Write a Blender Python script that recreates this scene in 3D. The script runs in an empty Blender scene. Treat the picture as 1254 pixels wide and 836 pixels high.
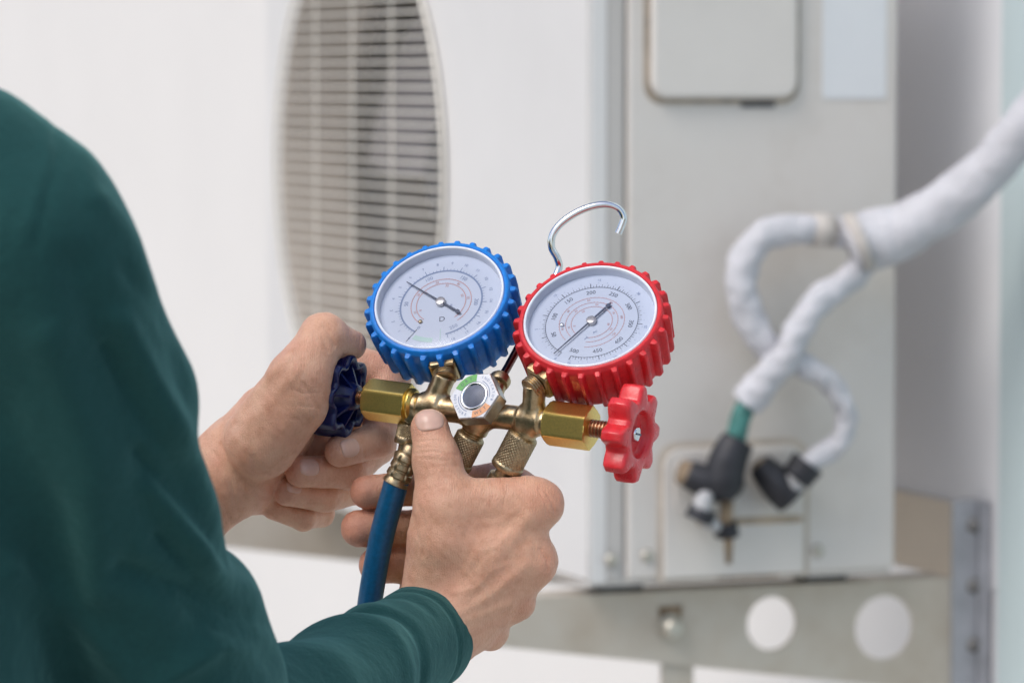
import bpy, math, random
import numpy as np
from mathutils import Vector
random.seed(7); rng = np.random.default_rng(7)
sc = bpy.context.scene
COL = sc.collection

# ------------------------------------------------------------------ camera
F_PX, W_PX, H_PX = 5000.0, 1254.0, 836.0
U = 0.00044                      # metres per modelling unit (one unit is one photo pixel at the gauges)
D = 5000.0                       # units from lens to the gauges
TILT = math.radians(3.7)
CAM = np.array([0.0, 0.0, 1.42])
AX_R = np.array([1.0, 0, 0])
AX_F = np.array([0, math.cos(TILT), -math.sin(TILT)])
AX_U = np.array([0, math.sin(TILT), math.cos(TILT)])
cd = bpy.data.cameras.new('camera'); cam = bpy.data.objects.new('camera', cd); COL.objects.link(cam)
cam.location = CAM; cam.rotation_euler = (math.pi/2 - TILT, 0, 0)
cd.sensor_width = 36.0; cd.lens = 36.0*F_PX/W_PX
cd.clip_start = 0.05; cd.clip_end = 500.0
cd.dof.use_dof = True; cd.dof.focus_distance = D*U; cd.dof.aperture_fstop = 11.2
sc.camera = cam

# ------------------------------------------------------------------ daylight
SUN_DIR = np.array([-0.46, -0.47, 0.78]); SUN_DIR /= np.linalg.norm(SUN_DIR)
w = bpy.data.worlds.new('World'); sc.world = w; w.use_nodes = True
nt = w.node_tree; bg = nt.nodes['Background']
sky = nt.nodes.new('ShaderNodeTexSky'); sky.sky_type = 'NISHITA'; sky.sun_disc = False
sky.sun_elevation = math.asin(SUN_DIR[2]); sky.sun_rotation = math.atan2(SUN_DIR[0], SUN_DIR[1])
sky.air_density = 1.0; sky.dust_density = 2.6; sky.ozone_density = 1.0
nt.links.new(sky.outputs[0], bg.inputs[0]); bg.inputs[1].default_value = 0.13
sl = bpy.data.lights.new('sun', 'SUN'); so = bpy.data.objects.new('sun', sl); COL.objects.link(so)
sl.energy = 1.15; sl.angle = math.radians(32); sl.color = (1.0, 0.982, 0.962)
so.rotation_euler = Vector(SUN_DIR).to_track_quat('Z', 'Y').to_euler()
vs = sc.view_settings; vs.view_transform = 'Standard'; vs.look = 'None'; vs.exposure = 0.40; vs.gamma = 1.0
sc.cycles.caustics_reflective = False

# ------------------------------------------------------------------ frames
def nrm(v):
    v = np.asarray(v, float); return v/np.linalg.norm(v)
def vp(px, py, z=0.0):           # photo pixel + depth towards the viewer -> view space units
    k = (D - z)/F_PX
    return np.array([(px - W_PX/2)*k, (H_PX/2 - py)*k, z])
def wld(v):                      # view space units -> world metres
    v = np.atleast_2d(np.asarray(v, float))
    return CAM + U*(v[:, 0:1]*AX_R + v[:, 1:2]*AX_U + (D - v[:, 2:3])*AX_F)
def ray(px, py):
    return nrm(AX_F + AX_R*(px - W_PX/2)/F_PX + AX_U*(H_PX/2 - py)/F_PX)

# ------------------------------------------------------------------ objects
def tag(o, label=None, cat=None, group=None, kind=None):
    if label: o['label'] = label
    if cat: o['category'] = cat
    if group: o['group'] = group
    if kind: o['kind'] = kind
    return o
def empty(name, loc, label, cat, group=None):
    o = bpy.data.objects.new(name, None); o.empty_display_size = 0.05; COL.objects.link(o)
    o.location = tuple(loc); return tag(o, label, cat, group)
def mesh_data(name, v, f, mats, smooth=True, fm=None):
    me = bpy.data.meshes.new(name)
    v = np.asarray(v, float)
    if isinstance(f, np.ndarray):
        f = f.tolist()
    me.from_pydata(v.tolist(), [], f)
    for m in (mats if isinstance(mats, (list, tuple)) else [mats]):
        me.materials.append(m)
    if fm is not None:
        me.polygons.foreach_set('material_index', np.asarray(fm, np.int32))
    if smooth:
        me.polygons.foreach_set('use_smooth', [True]*len(me.polygons))
    me.update(); return me
def sharp(me, ang=35):
    me.set_sharp_from_angle(angle=math.radians(ang))
def part(name, v, f, mats, parent=None, smooth=True, fm=None, world=False, ang=None):
    v = np.asarray(v, float) if world else wld(v)
    if parent is not None:
        base = np.array(parent.location)
        p = parent.parent
        while p is not None:
            base = base + np.array(p.location); p = p.parent
        v = v - base
    me = mesh_data(name, v, f, mats, smooth, fm)
    if ang: sharp(me, ang)
    o = bpy.data.objects.new(name, me); COL.objects.link(o)
    if parent is not None: o.parent = parent
    return o
class MB:                        # collects geometry
    def __init__(s): s.v, s.f, s.m, s.n = [], [], [], 0
    def add(s, vf, mi=0):
        v, f = vf; v = np.asarray(v, float)
        s.v.append(v); s.f += [[i + s.n for i in q] for q in (f.tolist() if isinstance(f, np.ndarray) else f)]
        s.m += [mi]*len(f); s.n += len(v); return s
    def out(s, name, mats, parent=None, **k):
        return part(name, np.concatenate(s.v), s.f, mats, parent, fm=s.m, **k)
def frame(n):
    n = nrm(n); h = np.array([0, 0, 1.0]) if abs(n[2]) < 0.9 else np.array([1.0, 0, 0])
    a = nrm(np.cross(h, n)); return a, np.cross(n, a), n
def lathe(prof, o, axis, n=48, mod=None, x=None, cap=(True, True)):
    """profile [(radius, height)] about axis at o; mod(theta, k) adds to the radius"""
    a, b, c = frame(axis)
    if x is not None:
        a = nrm(np.asarray(x) - np.dot(x, c)*c); b = np.cross(c, a)
    th = np.linspace(0, 2*math.pi, n, endpoint=False); V = []
    for k, (r, h) in enumerate(prof):
        rr = r + (mod(th, k) if mod else 0)*np.ones(n)
        V.append(o + np.outer(rr*np.cos(th), a) + np.outer(rr*np.sin(th), b) + c*h)
    V = np.concatenate(V); F = []
    for k in range(len(prof) - 1):
        for i in range(n):
            j = (i + 1) % n
            F.append([k*n + i, k*n + j, (k + 1)*n + j, (k + 1)*n + i])
    if cap[0]: F.append(list(range(n))[::-1])
    if cap[1]: F.append([(len(prof) - 1)*n + i for i in range(n)])
    return V, F
def catmull(P, m=10):
    P = np.asarray(P, float); Q = np.vstack([2*P[0] - P[1], P, 2*P[-1] - P[-2]]); out = []
    for i in range(1, len(Q) - 2):
        for t in np.linspace(0, 1, m, endpoint=False):
            a, b, c, d = Q[i-1], Q[i], Q[i+1], Q[i+2]
            out.append(0.5*((2*b) + (c - a)*t + (2*a - 5*b + 4*c - d)*t*t + (3*b - a - 3*c + d)*t**3))
    out.append(P[-1]); return np.array(out)
def tube(P, R, n=16, smooth=8, cap=True, mod=None):
    """swept tube; R a radius or one per point"""
    P = np.asarray(P, float); R = np.ones(len(P))*np.asarray(R, float)
    if smooth:
        C = catmull(np.hstack([P, R[:, None]]), smooth); P, R = C[:, :3], C[:, 3]
    T = np.gradient(P, axis=0); T /= np.linalg.norm(T, axis=1)[:, None]
    a, b, _ = frame(T[0]); V = []; th = np.linspace(0, 2*math.pi, n, endpoint=False)
    for i in range(len(P)):
        a = nrm(a - np.dot(a, T[i])*T[i]); b = np.cross(T[i], a)
        rr = R[i] + (mod(th, i/(len(P)-1), P[i]) if mod else 0)*np.ones(n)
        V.append(P[i] + np.outer(rr*np.cos(th), a) + np.outer(rr*np.sin(th), b))
    V = np.concatenate(V); F = []
    for k in range(len(P) - 1):
        for i in range(n):
            j = (i + 1) % n
            F.append([k*n + i, k*n + j, (k+1)*n + j, (k+1)*n + i])
    if cap:
        F.append(list(range(n))[::-1]); F.append([(len(P)-1)*n + i for i in range(n)])
    return V, F
def box8(p):                     # eight corners, bottom ring then top ring
    return np.asarray(p, float), [[0,3,2,1],[4,5,6,7],[0,1,5,4],[1,2,6,5],[2,3,7,6],[3,0,4,7]]
def prism(poly, ext):            # polygon of 3-D points pushed along ext
    P = np.asarray(poly, float); n = len(P)
    V = np.vstack([P, P + np.asarray(ext)])
    F = [list(range(n))[::-1], [n + i for i in range(n)]]
    F += [[i, (i+1) % n, n + (i+1) % n, n + i] for i in range(n)]
    return V, F

# ------------------------------------------------------------------ signed distance modelling
def smin(a, b, k):
    h = np.clip(0.5 + 0.5*(b - a)/k, 0, 1)
    return b*(1 - h) + a*h - k*h*(1 - h)
class Field:
    def __init__(s, lo, hi, step):
        s.lo = np.asarray(lo, float); s.step = step
        s.n = np.ceil((np.asarray(hi) - s.lo)/step).astype(int) + 1
        s.F = np.full(s.n, 60.0, np.float32)
        s.ax = [(s.lo[i] + step*np.arange(s.n[i])).astype(np.float32) for i in range(3)]
    def sub(s, lo, hi):
        i0 = np.clip(np.floor((lo - s.lo)/s.step).astype(int), 0, s.n - 1)
        i1 = np.clip(np.ceil((hi - s.lo)/s.step).astype(int) + 1, 1, s.n)
        sl = tuple(slice(a, b) for a, b in zip(i0, i1))
        return sl, np.meshgrid(*[s.ax[i][sl[i]] for i in range(3)], indexing='ij', sparse=True)
    def cone(s, a, b, r1, r2, k=6.0, flat=None, kroot=None):
        """tapered capsule; flat=(dir, f): squeeze by f along dir; kroot=(point, k, reach)"""
        a = np.asarray(a, float); b = np.asarray(b, float); m = max(r1, r2) + 45
        sl, (X, Y, Z) = s.sub(np.minimum(a, b) - m, np.maximum(a, b) + m)
        ba = b - a; L = max(float(ba @ ba), 1e-6)
        h = np.clip(((X-a[0])*ba[0] + (Y-a[1])*ba[1] + (Z-a[2])*ba[2])/L, 0, 1)
        dx, dy, dz = X-(a[0]+h*ba[0]), Y-(a[1]+h*ba[1]), Z-(a[2]+h*ba[2])
        if flat is not None:
            n, f = nrm(flat[0]), flat[1]
            q = (dx*n[0] + dy*n[1] + dz*n[2])*(1/f - 1)
            d = np.sqrt((dx+q*n[0])**2 + (dy+q*n[1])**2 + (dz+q*n[2])**2) - (r1 + (r2-r1)*h)
        else:
            d = np.sqrt(dx*dx + dy*dy + dz*dz) - (r1 + (r2-r1)*h)
        if kroot is not None:
            p, k1, rc = kroot
            g = ((X-p[0])**2 + (Y-p[1])**2 + (Z-p[2])**2)/(rc*rc)
            k = k + (k1 - k)*np.exp(-g)
        s.F[sl] = smin(s.F[sl], d.astype(np.float32), k); return s
    def cyl(s, a, b, r, k=4.0, sides=0, x=None):
        """flat-ended cylinder"""
        a = np.asarray(a, float); b = np.asarray(b, float); m = r + 45
        sl, (X, Y, Z) = s.sub(np.minimum(a, b) - m, np.maximum(a, b) + m)
        L = np.linalg.norm(b - a); n = (b - a)/L
        h = (X-a[0])*n[0] + (Y-a[1])*n[1] + (Z-a[2])*n[2]
        rr = np.sqrt((X-a[0]-h*n[0])**2 + (Y-a[1]-h*n[1])**2 + (Z-a[2]-h*n[2])**2)
        q1 = rr - r; q2 = np.abs(h - L/2) - L/2
        d = np.minimum(np.maximum(q1, q2), 0) + np.sqrt(np.maximum(q1, 0)**2 + np.maximum(q2, 0)**2)
        s.F[sl] = smin(s.F[sl], d.astype(np.float32), k); return s
    def sample(s, P):
        g = (np.asarray(P) - s.lo)/s.step
        i = np.clip(np.floor(g).astype(int), 0, s.n - 2); t = np.clip(g - i, 0, 1); r = 0
        for c in range(8):
            o = np.array([c & 1, (c >> 1) & 1, (c >> 2) & 1]); wt = np.prod(np.where(o == 1, t, 1 - t), axis=1)
            q = i + o; r = r + wt*s.F[q[:, 0], q[:, 1], q[:, 2]]
        return r
    def nets(s, relax=2):
        F = s.F; ins = F < 0; nx, ny, nz = F.shape
        cnt = np.zeros((nx-1, ny-1, nz-1), np.int8)
        for c in range(8):
            dx, dy, dz = c & 1, (c >> 1) & 1, (c >> 2) & 1
            cnt += ins[dx:nx-1+dx, dy:ny-1+dy, dz:nz-1+dz]
        act = (cnt > 0) & (cnt < 8); I = np.argwhere(act)
        idx = np.full(act.shape, -1, np.int32); idx[act] = np.arange(len(I))
        acc = np.zeros((len(I), 3)); num = np.zeros(len(I))
        cs = [np.array([c & 1, (c >> 1) & 1, (c >> 2) & 1]) for c in range(8)]
        for a in range(8):
            for b in range(a + 1, 8):
                if np.abs(cs[a] - cs[b]).sum() != 1: continue
                fa = F[tuple((I + cs[a]).T)].astype(float); fb = F[tuple((I + cs[b]).T)].astype(float)
                m = (fa < 0) != (fb < 0); t = np.where(m, fa/np.where(m, fa - fb, 1), 0)
                acc += np.where(m[:, None], cs[a] + t[:, None]*(cs[b] - cs[a]), 0); num += m
        V = s.lo + s.step*(I + acc/num[:, None]); Q = []
        for d in range(3):
            e, g = (d + 1) % 3, (d + 2) % 3
            A = [slice(None)]*3; B = [slice(None)]*3
            A[d] = slice(0, -1); B[d] = slice(1, None)
            for ax in (e, g): A[ax] = slice(1, -1); B[ax] = slice(1, -1)
            sa, sb = ins[tuple(A)], ins[tuple(B)]
            for flip, m in ((False, sa & ~sb), (True, ~sa & sb)):
                K = np.argwhere(m); off = np.zeros(3, int); off[e] = 1; off[g] = 1
                K = K + off; q = []
                for oe, og in ((1, 1), (0, 1), (0, 0), (1, 0)):
                    o = np.zeros(3, int); o[e] = oe; o[g] = og
                    q.append(idx[tuple((K - o).T)])
                q = np.stack(q, 1); Q.append(q[:, ::-1] if flip else q)
        Q = np.concatenate(Q)
        for _ in range(relax):
            S = np.zeros_like(V); C = np.zeros(len(V))
            for i in range(4):
                np.add.at(S, Q[:, i], V[Q[:, (i+1) % 4]]); np.add.at(C, Q[:, i], 1)
            V = 0.5*V + 0.5*S/np.maximum(C, 1)[:, None]
        return V, Q
def vnormals(V, Q):
    n = np.cross(V[Q[:, 2]] - V[Q[:, 0]], V[Q[:, 3]] - V[Q[:, 1]]); N = np.zeros_like(V)
    for i in range(4): np.add.at(N, Q[:, i], n)
    return N/np.maximum(np.linalg.norm(N, axis=1), 1e-9)[:, None]
def dist_poly(P, L):             # distance of 2-D points to a polyline
    d = np.full(len(P), 1e9)
    for a, b in zip(L[:-1], L[1:]):
        ab = b - a; t = np.clip(((P - a) @ ab)/max(ab @ ab, 1e-9), 0, 1)
        d = np.minimum(d, np.linalg.norm(P - a - t[:, None]*ab, axis=1))
    return d
def wob(P, s, seed=0):           # cheap smooth noise, about -1..1
    r = np.random.default_rng(seed); o = np.zeros(len(P))
    for k in range(7):
        d = r.normal(size=3); d /= np.linalg.norm(d); o += np.sin(P @ d*s*(0.6 + 0.25*k) + r.uniform(0, 6.28))
    return o/3.2
# ------------------------------------------------------------------ materials
def mat(name, col, rough=0.5, metal=0.0, noise=None, bump=None, sss=0, sheen=0, coat=0, spec=0.5, stops=None, rvar=None):
    """noise=(scale, amount): colour wear; bump=(scale, strength, distance)"""
    m = bpy.data.materials.new(name); m.use_nodes = True; t = m.node_tree; b = t.nodes['Principled BSDF']
    b.inputs['Base Color'].default_value = (*col, 1); b.inputs['Roughness'].default_value = rough
    b.inputs['Metallic'].default_value = metal; b.inputs['Specular IOR Level'].default_value = spec
    if coat: b.inputs['Coat Weight'].default_value = coat; b.inputs['Coat Roughness'].default_value = 0.12
    if sheen: b.inputs['Sheen Weight'].default_value = sheen; b.inputs['Sheen Roughness'].default_value = 0.45
    if sss:
        b.inputs['Subsurface Weight'].default_value = sss
        b.inputs['Subsurface Radius'].default_value = (1.0, 0.35, 0.2); b.inputs['Subsurface Scale'].default_value = 0.004
    tc = t.nodes.new('ShaderNodeTexCoord')
    if noise:
        n = t.nodes.new('ShaderNodeTexNoise'); n.inputs['Scale'].default_value = noise[0]; n.inputs['Detail'].default_value = 6
        n.inputs['Roughness'].default_value = 0.65
        t.links.new(tc.outputs['Object'], n.inputs['Vector'])
        r = t.nodes.new('ShaderNodeValToRGB'); e = r.color_ramp.elements
        if stops:
            e[0].position, e[0].color = stops[0][0], (*stops[0][1], 1)
            e[1].position, e[1].color = stops[-1][0], (*stops[-1][1], 1)
            for p, c in stops[1:-1]:
                q = e.new(p); q.color = (*c, 1)
        else:
            a = noise[1]
            e[0].position, e[0].color = 0.3, (*[c*(1 - a) for c in col], 1)
            e[1].position, e[1].color = 0.7, (*[min(1, c*(1 + a)) for c in col], 1)
        t.links.new(n.outputs[0], r.inputs[0]); t.links.new(r.outputs[0], b.inputs['Base Color'])
    if rvar:
        nr = t.nodes.new('ShaderNodeTexNoise'); nr.inputs['Scale'].default_value = rvar[0]; nr.inputs['Detail'].default_value = 5
        t.links.new(tc.outputs['Object'], nr.inputs['Vector'])
        mr = t.nodes.new('ShaderNodeMapRange'); mr.inputs[1].default_value = .35; mr.inputs[2].default_value = .7; mr.inputs[3].default_value = rough - rvar[1]; mr.inputs[4].default_value = rough + rvar[1]
        t.links.new(nr.outputs[0], mr.inputs[0]); t.links.new(mr.outputs[0], b.inputs['Roughness'])
    if bump:
        n2 = t.nodes.new('ShaderNodeTexNoise'); n2.inputs['Scale'].default_value = bump[0]; n2.inputs['Detail'].default_value = 5
        t.links.new(tc.outputs['Object'], n2.inputs['Vector'])
        bp = t.nodes.new('ShaderNodeBump'); bp.inputs['Strength'].default_value = bump[1]; bp.inputs['Distance'].default_value = bump[2]
        t.links.new(n2.outputs[0], bp.inputs['Height']); t.links.new(bp.outputs[0], b.inputs['Normal'])
    return m
M = {}
M['brass'] = mat('cast_brass', (0.42, 0.27, 0.12), 0.34, 1.0, (260, .25), (900, .25, .0004),
                 stops=[(.3, (.33, .235, .135)), (.5, (.50, .375, .215)), (.72, (.61, .49, .32))])
M['brass_bright'] = mat('bright_brass', (0.92, 0.66, 0.20), 0.35, 1.0, (900, .10), (2600, .12, .00015))
M['brass_dull'] = mat('dull_brass', (0.44, 0.35, 0.22), 0.42, 1.0, (500, .35), (1500, .2, .0002))
M['steel_thread'] = mat('copper_thread', (0.40, 0.24, 0.15), 0.4, 1.0, (700, .3))
M['chrome'] = mat('chrome', (0.78, 0.79, 0.80), 0.12, 1.0, (300, .06))
M['chrome_dark'] = mat('tarnished_chrome', (0.16, 0.07, 0.06), 0.22, 1.0, (300, .2))
M['hex_steel'] = mat('nickel_plate', (0.55, 0.52, 0.50), 0.28, 1.0, (400, .15))
M['blue_boot'] = mat('blue_rubber', (0.002, 0.205, 0.66), 0.48, 0, (220, .18), (2000, .25, .0003), rvar=(160, .14))
M['red_boot'] = mat('red_rubber', (0.68, 0.020, 0.028), 0.48, 0, (220, .18), (2000, .25, .0003), rvar=(160, .14))
M['red_knob'] = mat('red_plastic', (0.72, 0.030, 0.038), 0.34, 0, (220, .12), (700, .16, .0005), coat=.12, rvar=(200, .1))
M['blue_knob'] = mat('dark_blue_plastic', (0.004, 0.009, 0.075), 0.36, 0, (220, .2), (900, .14, .0004), coat=.1, rvar=(200, .1))
M['blue_hose'] = mat('blue_hose_rubber', (0.003, 0.095, 0.22), 0.36, 0, (400, .2), (2600, .2, .0003), coat=.15)
M['yellow_hose'] = mat('yellow_hose_rubber', (0.62, 0.50, 0.03), 0.4, 0, (400, .1))
M['dial'] = mat('white_dial_card', (0.63, 0.685, 0.81), 0.5, 0, (60, .015))
M['ink_black'] = mat('black_ink', (0.085, 0.10, 0.145), 0.5)
M['ink_blue'] = mat('blue_ink', (0.22, 0.29, 0.46), 0.5)
M['ink_red'] = mat('red_ink', (0.62, 0.30, 0.28), 0.5)
M['ink_green'] = mat('green_ink', (0.16, 0.46, 0.12), 0.5)
M['ink_pale_green'] = mat('pale_green_ink', (0.50, 0.70, 0.66), 0.5)
M['ink_orange'] = mat('orange_ink', (0.83, 0.40, 0.20), 0.5)
M['needle'] = mat('needle_paint', (0.06, 0.075, 0.13), 0.4)
M['label_white'] = mat('white_label', (0.78, 0.79, 0.82), 0.35, 0, (300, .04))
M['eye_dark'] = mat('indicator_dark', (0.13, 0.145, 0.19), 0.35, 0, (120, .3))
M['paint'] = mat('cream_enamel', (0.70, 0.69, 0.675), 0.42, 0, (5, .03), (60, .08, .002))
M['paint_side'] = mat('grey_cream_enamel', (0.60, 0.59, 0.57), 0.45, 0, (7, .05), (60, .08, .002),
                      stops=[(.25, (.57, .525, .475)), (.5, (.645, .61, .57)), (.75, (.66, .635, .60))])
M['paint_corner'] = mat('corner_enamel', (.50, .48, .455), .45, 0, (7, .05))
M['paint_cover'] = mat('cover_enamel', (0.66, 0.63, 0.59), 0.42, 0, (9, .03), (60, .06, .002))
M['sticker'] = mat('white_sticker', (0.72, 0.735, 0.75), 0.35, 0, (8, .02))
M['grime'] = mat('brown_grime', (0.38, 0.32, 0.25), 0.8, 0, (40, .4))
M['rust'] = mat('rust', (0.26, 0.19, 0.125), 0.85, 0, (60, .45))
M['wire'] = mat('wire_enamel', (0.82, 0.79, 0.71), 0.45, 0, (60, .12))
M['fan_dark'] = mat('dark_plastic', (0.10, 0.10, 0.105), 0.5, 0, (20, .2))
M['upright_bolt'] = mat('worn_bolt', (0.22, 0.215, 0.21), .5, .4, (90, .3))
M['blade'] = mat('fan_blade_plastic', (0.19, 0.18, 0.185), .5, 0, (15, .15))
M['fan_blade'] = mat('grey_blade', (0.28, 0.265, 0.265), 0.5, 0, (15, .15))
M['coil'] = mat('coil_fins', (0.15, 0.14, 0.14), 0.55, 0.3, (50, .4))
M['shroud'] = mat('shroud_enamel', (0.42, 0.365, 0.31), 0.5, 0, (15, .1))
M['galv'] = mat('galvanised_steel', (0.44, 0.42, 0.385), 0.5, 0.35, (16, .2), (120, .1, .001),
                stops=[(.25, (.47, .40, .32)), (.55, (.55, .495, .42)), (.8, (.58, .54, .475))])
M['galv_blue'] = mat('zinc_steel', (0.42, 0.43, 0.46), 0.5, 0.4, (25, .2), (150, .1, .001))
M['foam'] = mat('white_pipe_tape', (0.53, 0.53, 0.56), 0.6, 0, (30, .09), (70, .5, .006))
M['tape'] = mat('tan_tape', (0.50, 0.465, 0.43), 0.6, 0, (60, .2))
M['copper_green'] = mat('verdigris_copper', (0.06, 0.20, 0.18), 0.5, 0.3, (120, .5))
M['valve_dark'] = mat('dark_valve_metal', (0.028, 0.029, 0.035), 0.5, 0.3, (90, .4))
M['valve_cap'] = mat('pale_cap', (0.42, 0.42, 0.43), 0.4, 0, (90, .1))
M['wall'] = mat('white_render', (0.735, 0.72, 0.695), 0.85, 0, (2.2, .02), (90, .25, .004))
M['pilaster'] = mat('grey_paint', (0.79, 0.80, 0.83), .6, 0, (3, .04), (60, .1, .002))
M['lit_patch'] = mat('tan_lit_wall', (0.76, 0.68, 0.57), .8, 0, (6, .06), (80, .2, .003))  # tan colour stands in for light falling on the lower wall
M['panel'] = mat('pale_blue_paint', (0.50, 0.60, 0.62), 0.4, 0, (4, .05), (40, .1, .002))
M['ground'] = mat('concrete', (0.45, 0.425, 0.385), 0.9, 0, (3, .15), (60, .4, .005))
M['bolt'] = mat('zinc_bolt', (0.55, 0.52, 0.45), 0.4, 0.8, (200, .2))
M['shoe'] = mat('black_leather', (0.02, 0.02, 0.02), 0.4)
M['trousers'] = mat('navy_cloth', (0.02, 0.025, 0.04), 0.85, 0, (60, .2), sheen=.2)
M['hair'] = mat('black_hair', (0.012, 0.010, 0.009), 0.5, 0, (120, .4))

def glass(name, tint=(0.95, 0.97, 1.0), rough=0.03, ior=1.45):
    m = bpy.data.materials.new(name); m.use_nodes = True; t = m.node_tree
    t.nodes.remove(t.nodes['Principled BSDF']); out = t.nodes['Material Output']
    tr = t.nodes.new('ShaderNodeBsdfTransparent'); tr.inputs[0].default_value = (*tint, 1)
    gl = t.nodes.new('ShaderNodeBsdfGlossy'); gl.inputs['Roughness'].default_value = rough
    fr = t.nodes.new('ShaderNodeFresnel'); fr.inputs['IOR'].default_value = ior
    mx = t.nodes.new('ShaderNodeMixShader')
    t.links.new(fr.outputs[0], mx.inputs[0]); t.links.new(tr.outputs[0], mx.inputs[1]); t.links.new(gl.outputs[0], mx.inputs[2])
    t.links.new(mx.outputs[0], out.inputs[0]); return m
M['lens'] = glass('lens_glass', rough=.09, ior=1.5)
M['eye_lens'] = glass('eye_lens', (.9, .93, 1.0), rough=.3, ior=1.35)
M['bezel'] = mat('clear_bezel', (0.80, 0.83, 0.90), 0.12, 0, (90, .05), coat=.6)

def skin(name, stops):
    m = mat(name, stops[1][1], 0.43, 0, (140, .1), None, sss=0.15, stops=stops, spec=0.45)
    t = m.node_tree; b = t.nodes['Principled BSDF']
    tc = next(n for n in t.nodes if n.type == 'TEX_COORD')
    src = b.inputs['Base Color'].links[0].from_socket
    at = t.nodes.new('ShaderNodeAttribute'); at.attribute_name = 'flush'
    mx = t.nodes.new('ShaderNodeMix'); mx.data_type = 'RGBA'; mx.blend_type = 'MIX'
    n4 = t.nodes.new('ShaderNodeTexNoise'); n4.inputs['Scale'].default_value = 48; n4.inputs['Detail'].default_value = 4
    t.links.new(tc.outputs['Object'], n4.inputs['Vector'])
    m4 = t.nodes.new('ShaderNodeMapRange'); m4.inputs[1].default_value = .42; m4.inputs[2].default_value = .68; m4.inputs[4].default_value = .3
    t.links.new(n4.outputs[0], m4.inputs[0])
    mm = t.nodes.new('ShaderNodeMath'); mm.operation = 'MAXIMUM'; t.links.new(at.outputs['Fac'], mm.inputs[0]); t.links.new(m4.outputs[0], mm.inputs[1])
    t.links.new(mm.outputs[0], mx.inputs['Factor']); t.links.new(src, mx.inputs[6])
    mx.inputs[7].default_value = (0.75, 0.325, 0.215, 1)
    n3 = t.nodes.new('ShaderNodeTexNoise'); n3.inputs['Scale'].default_value = 900; n3.inputs['Detail'].default_value = 3
    t.links.new(tc.outputs['Object'], n3.inputs['Vector'])
    r3 = t.nodes.new('ShaderNodeValToRGB'); r3.color_ramp.elements[0].position = .3; r3.color_ramp.elements[1].position = .72
    r3.color_ramp.elements[0].color = (.80, .74, .72, 1); r3.color_ramp.elements[1].color = (1, 1, 1, 1)
    t.links.new(n3.outputs[0], r3.inputs[0])
    mu = t.nodes.new('ShaderNodeMix'); mu.data_type = 'RGBA'; mu.blend_type = 'MULTIPLY'; mu.inputs['Factor'].default_value = .35
    t.links.new(mx.outputs[2], mu.inputs[6]); t.links.new(r3.outputs[0], mu.inputs[7])
    t.links.new(mu.outputs[2], b.inputs['Base Color'])
    vo = t.nodes.new('ShaderNodeTexVoronoi'); vo.feature = 'DISTANCE_TO_EDGE'; vo.inputs['Scale'].default_value = 850
    n = t.nodes.new('ShaderNodeTexNoise'); n.inputs['Scale'].default_value = 420; n.inputs['Detail'].default_value = 6
    n.inputs['Roughness'].default_value = .7
    wv = t.nodes.new('ShaderNodeTexWave'); wv.inputs['Scale'].default_value = 220; wv.inputs['Distortion'].default_value = 9; wv.inputs['Detail'].default_value = 3
    for q in (vo, n, wv): t.links.new(tc.outputs['Object'], q.inputs['Vector'])
    m1 = t.nodes.new('ShaderNodeMath'); m1.operation = 'MULTIPLY_ADD'; m1.inputs[1].default_value = .9
    m2 = t.nodes.new('ShaderNodeMath'); m2.operation = 'MULTIPLY_ADD'; m2.inputs[1].default_value = .25
    t.links.new(vo.outputs['Distance'], m1.inputs[0]); t.links.new(n.outputs[0], m1.inputs[2])
    t.links.new(wv.outputs['Fac'], m2.inputs[0]); t.links.new(m1.outputs[0], m2.inputs[2])
    bp = t.nodes.new('ShaderNodeBump'); bp.inputs['Strength'].default_value = .6; bp.inputs['Distance'].default_value = .0006
    t.links.new(m2.outputs[0], bp.inputs['Height']); t.links.new(bp.outputs[0], b.inputs['Normal'])
    return m
M['skin'] = skin('skin', [(.28, (.69, .35, .215)), (.5, (.81, .46, .30)), (.74, (.86, .53, .35))])
M['nail'] = mat('nail', (0.80, 0.50, 0.385), 0.32, 0, (200, .06), sss=.1, coat=.15)

def cloth():
    m = mat('green_jersey', (0.014, 0.07, 0.066), 0.85, 0, (320, .2), None, sheen=.4, spec=.15,
            stops=[(.25, (.0115, .052, .051)), (.75, (.0145, .067, .065))])
    t = m.node_tree; b = t.nodes['Principled BSDF']; b.inputs['Sheen Tint'].default_value = (.35, .8, .75, 1)
    tc = next(n for n in t.nodes if n.type == 'TEX_COORD')
    n = t.nodes.new('ShaderNodeTexNoise'); n.inputs['Scale'].default_value = 70; n.inputs['Detail'].default_value = 4
    v = t.nodes.new('ShaderNodeTexNoise'); v.inputs['Scale'].default_value = 900; v.inputs['Detail'].default_value = 4
    for q in (n, v): t.links.new(tc.outputs['Object'], q.inputs['Vector'])
    a = t.nodes.new('ShaderNodeMath'); a.operation = 'MULTIPLY_ADD'; a.inputs[1].default_value = .30
    t.links.new(v.outputs[0], a.inputs[0]); t.links.new(n.outputs[0], a.inputs[2])
    bp = t.nodes.new('ShaderNodeBump'); bp.inputs['Strength'].default_value = .45; bp.inputs['Distance'].default_value = .003
    t.links.new(a.outputs[0], bp.inputs['Height']); t.links.new(bp.outputs[0], b.inputs['Normal'])
    return m
M['cloth'] = cloth()
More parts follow.
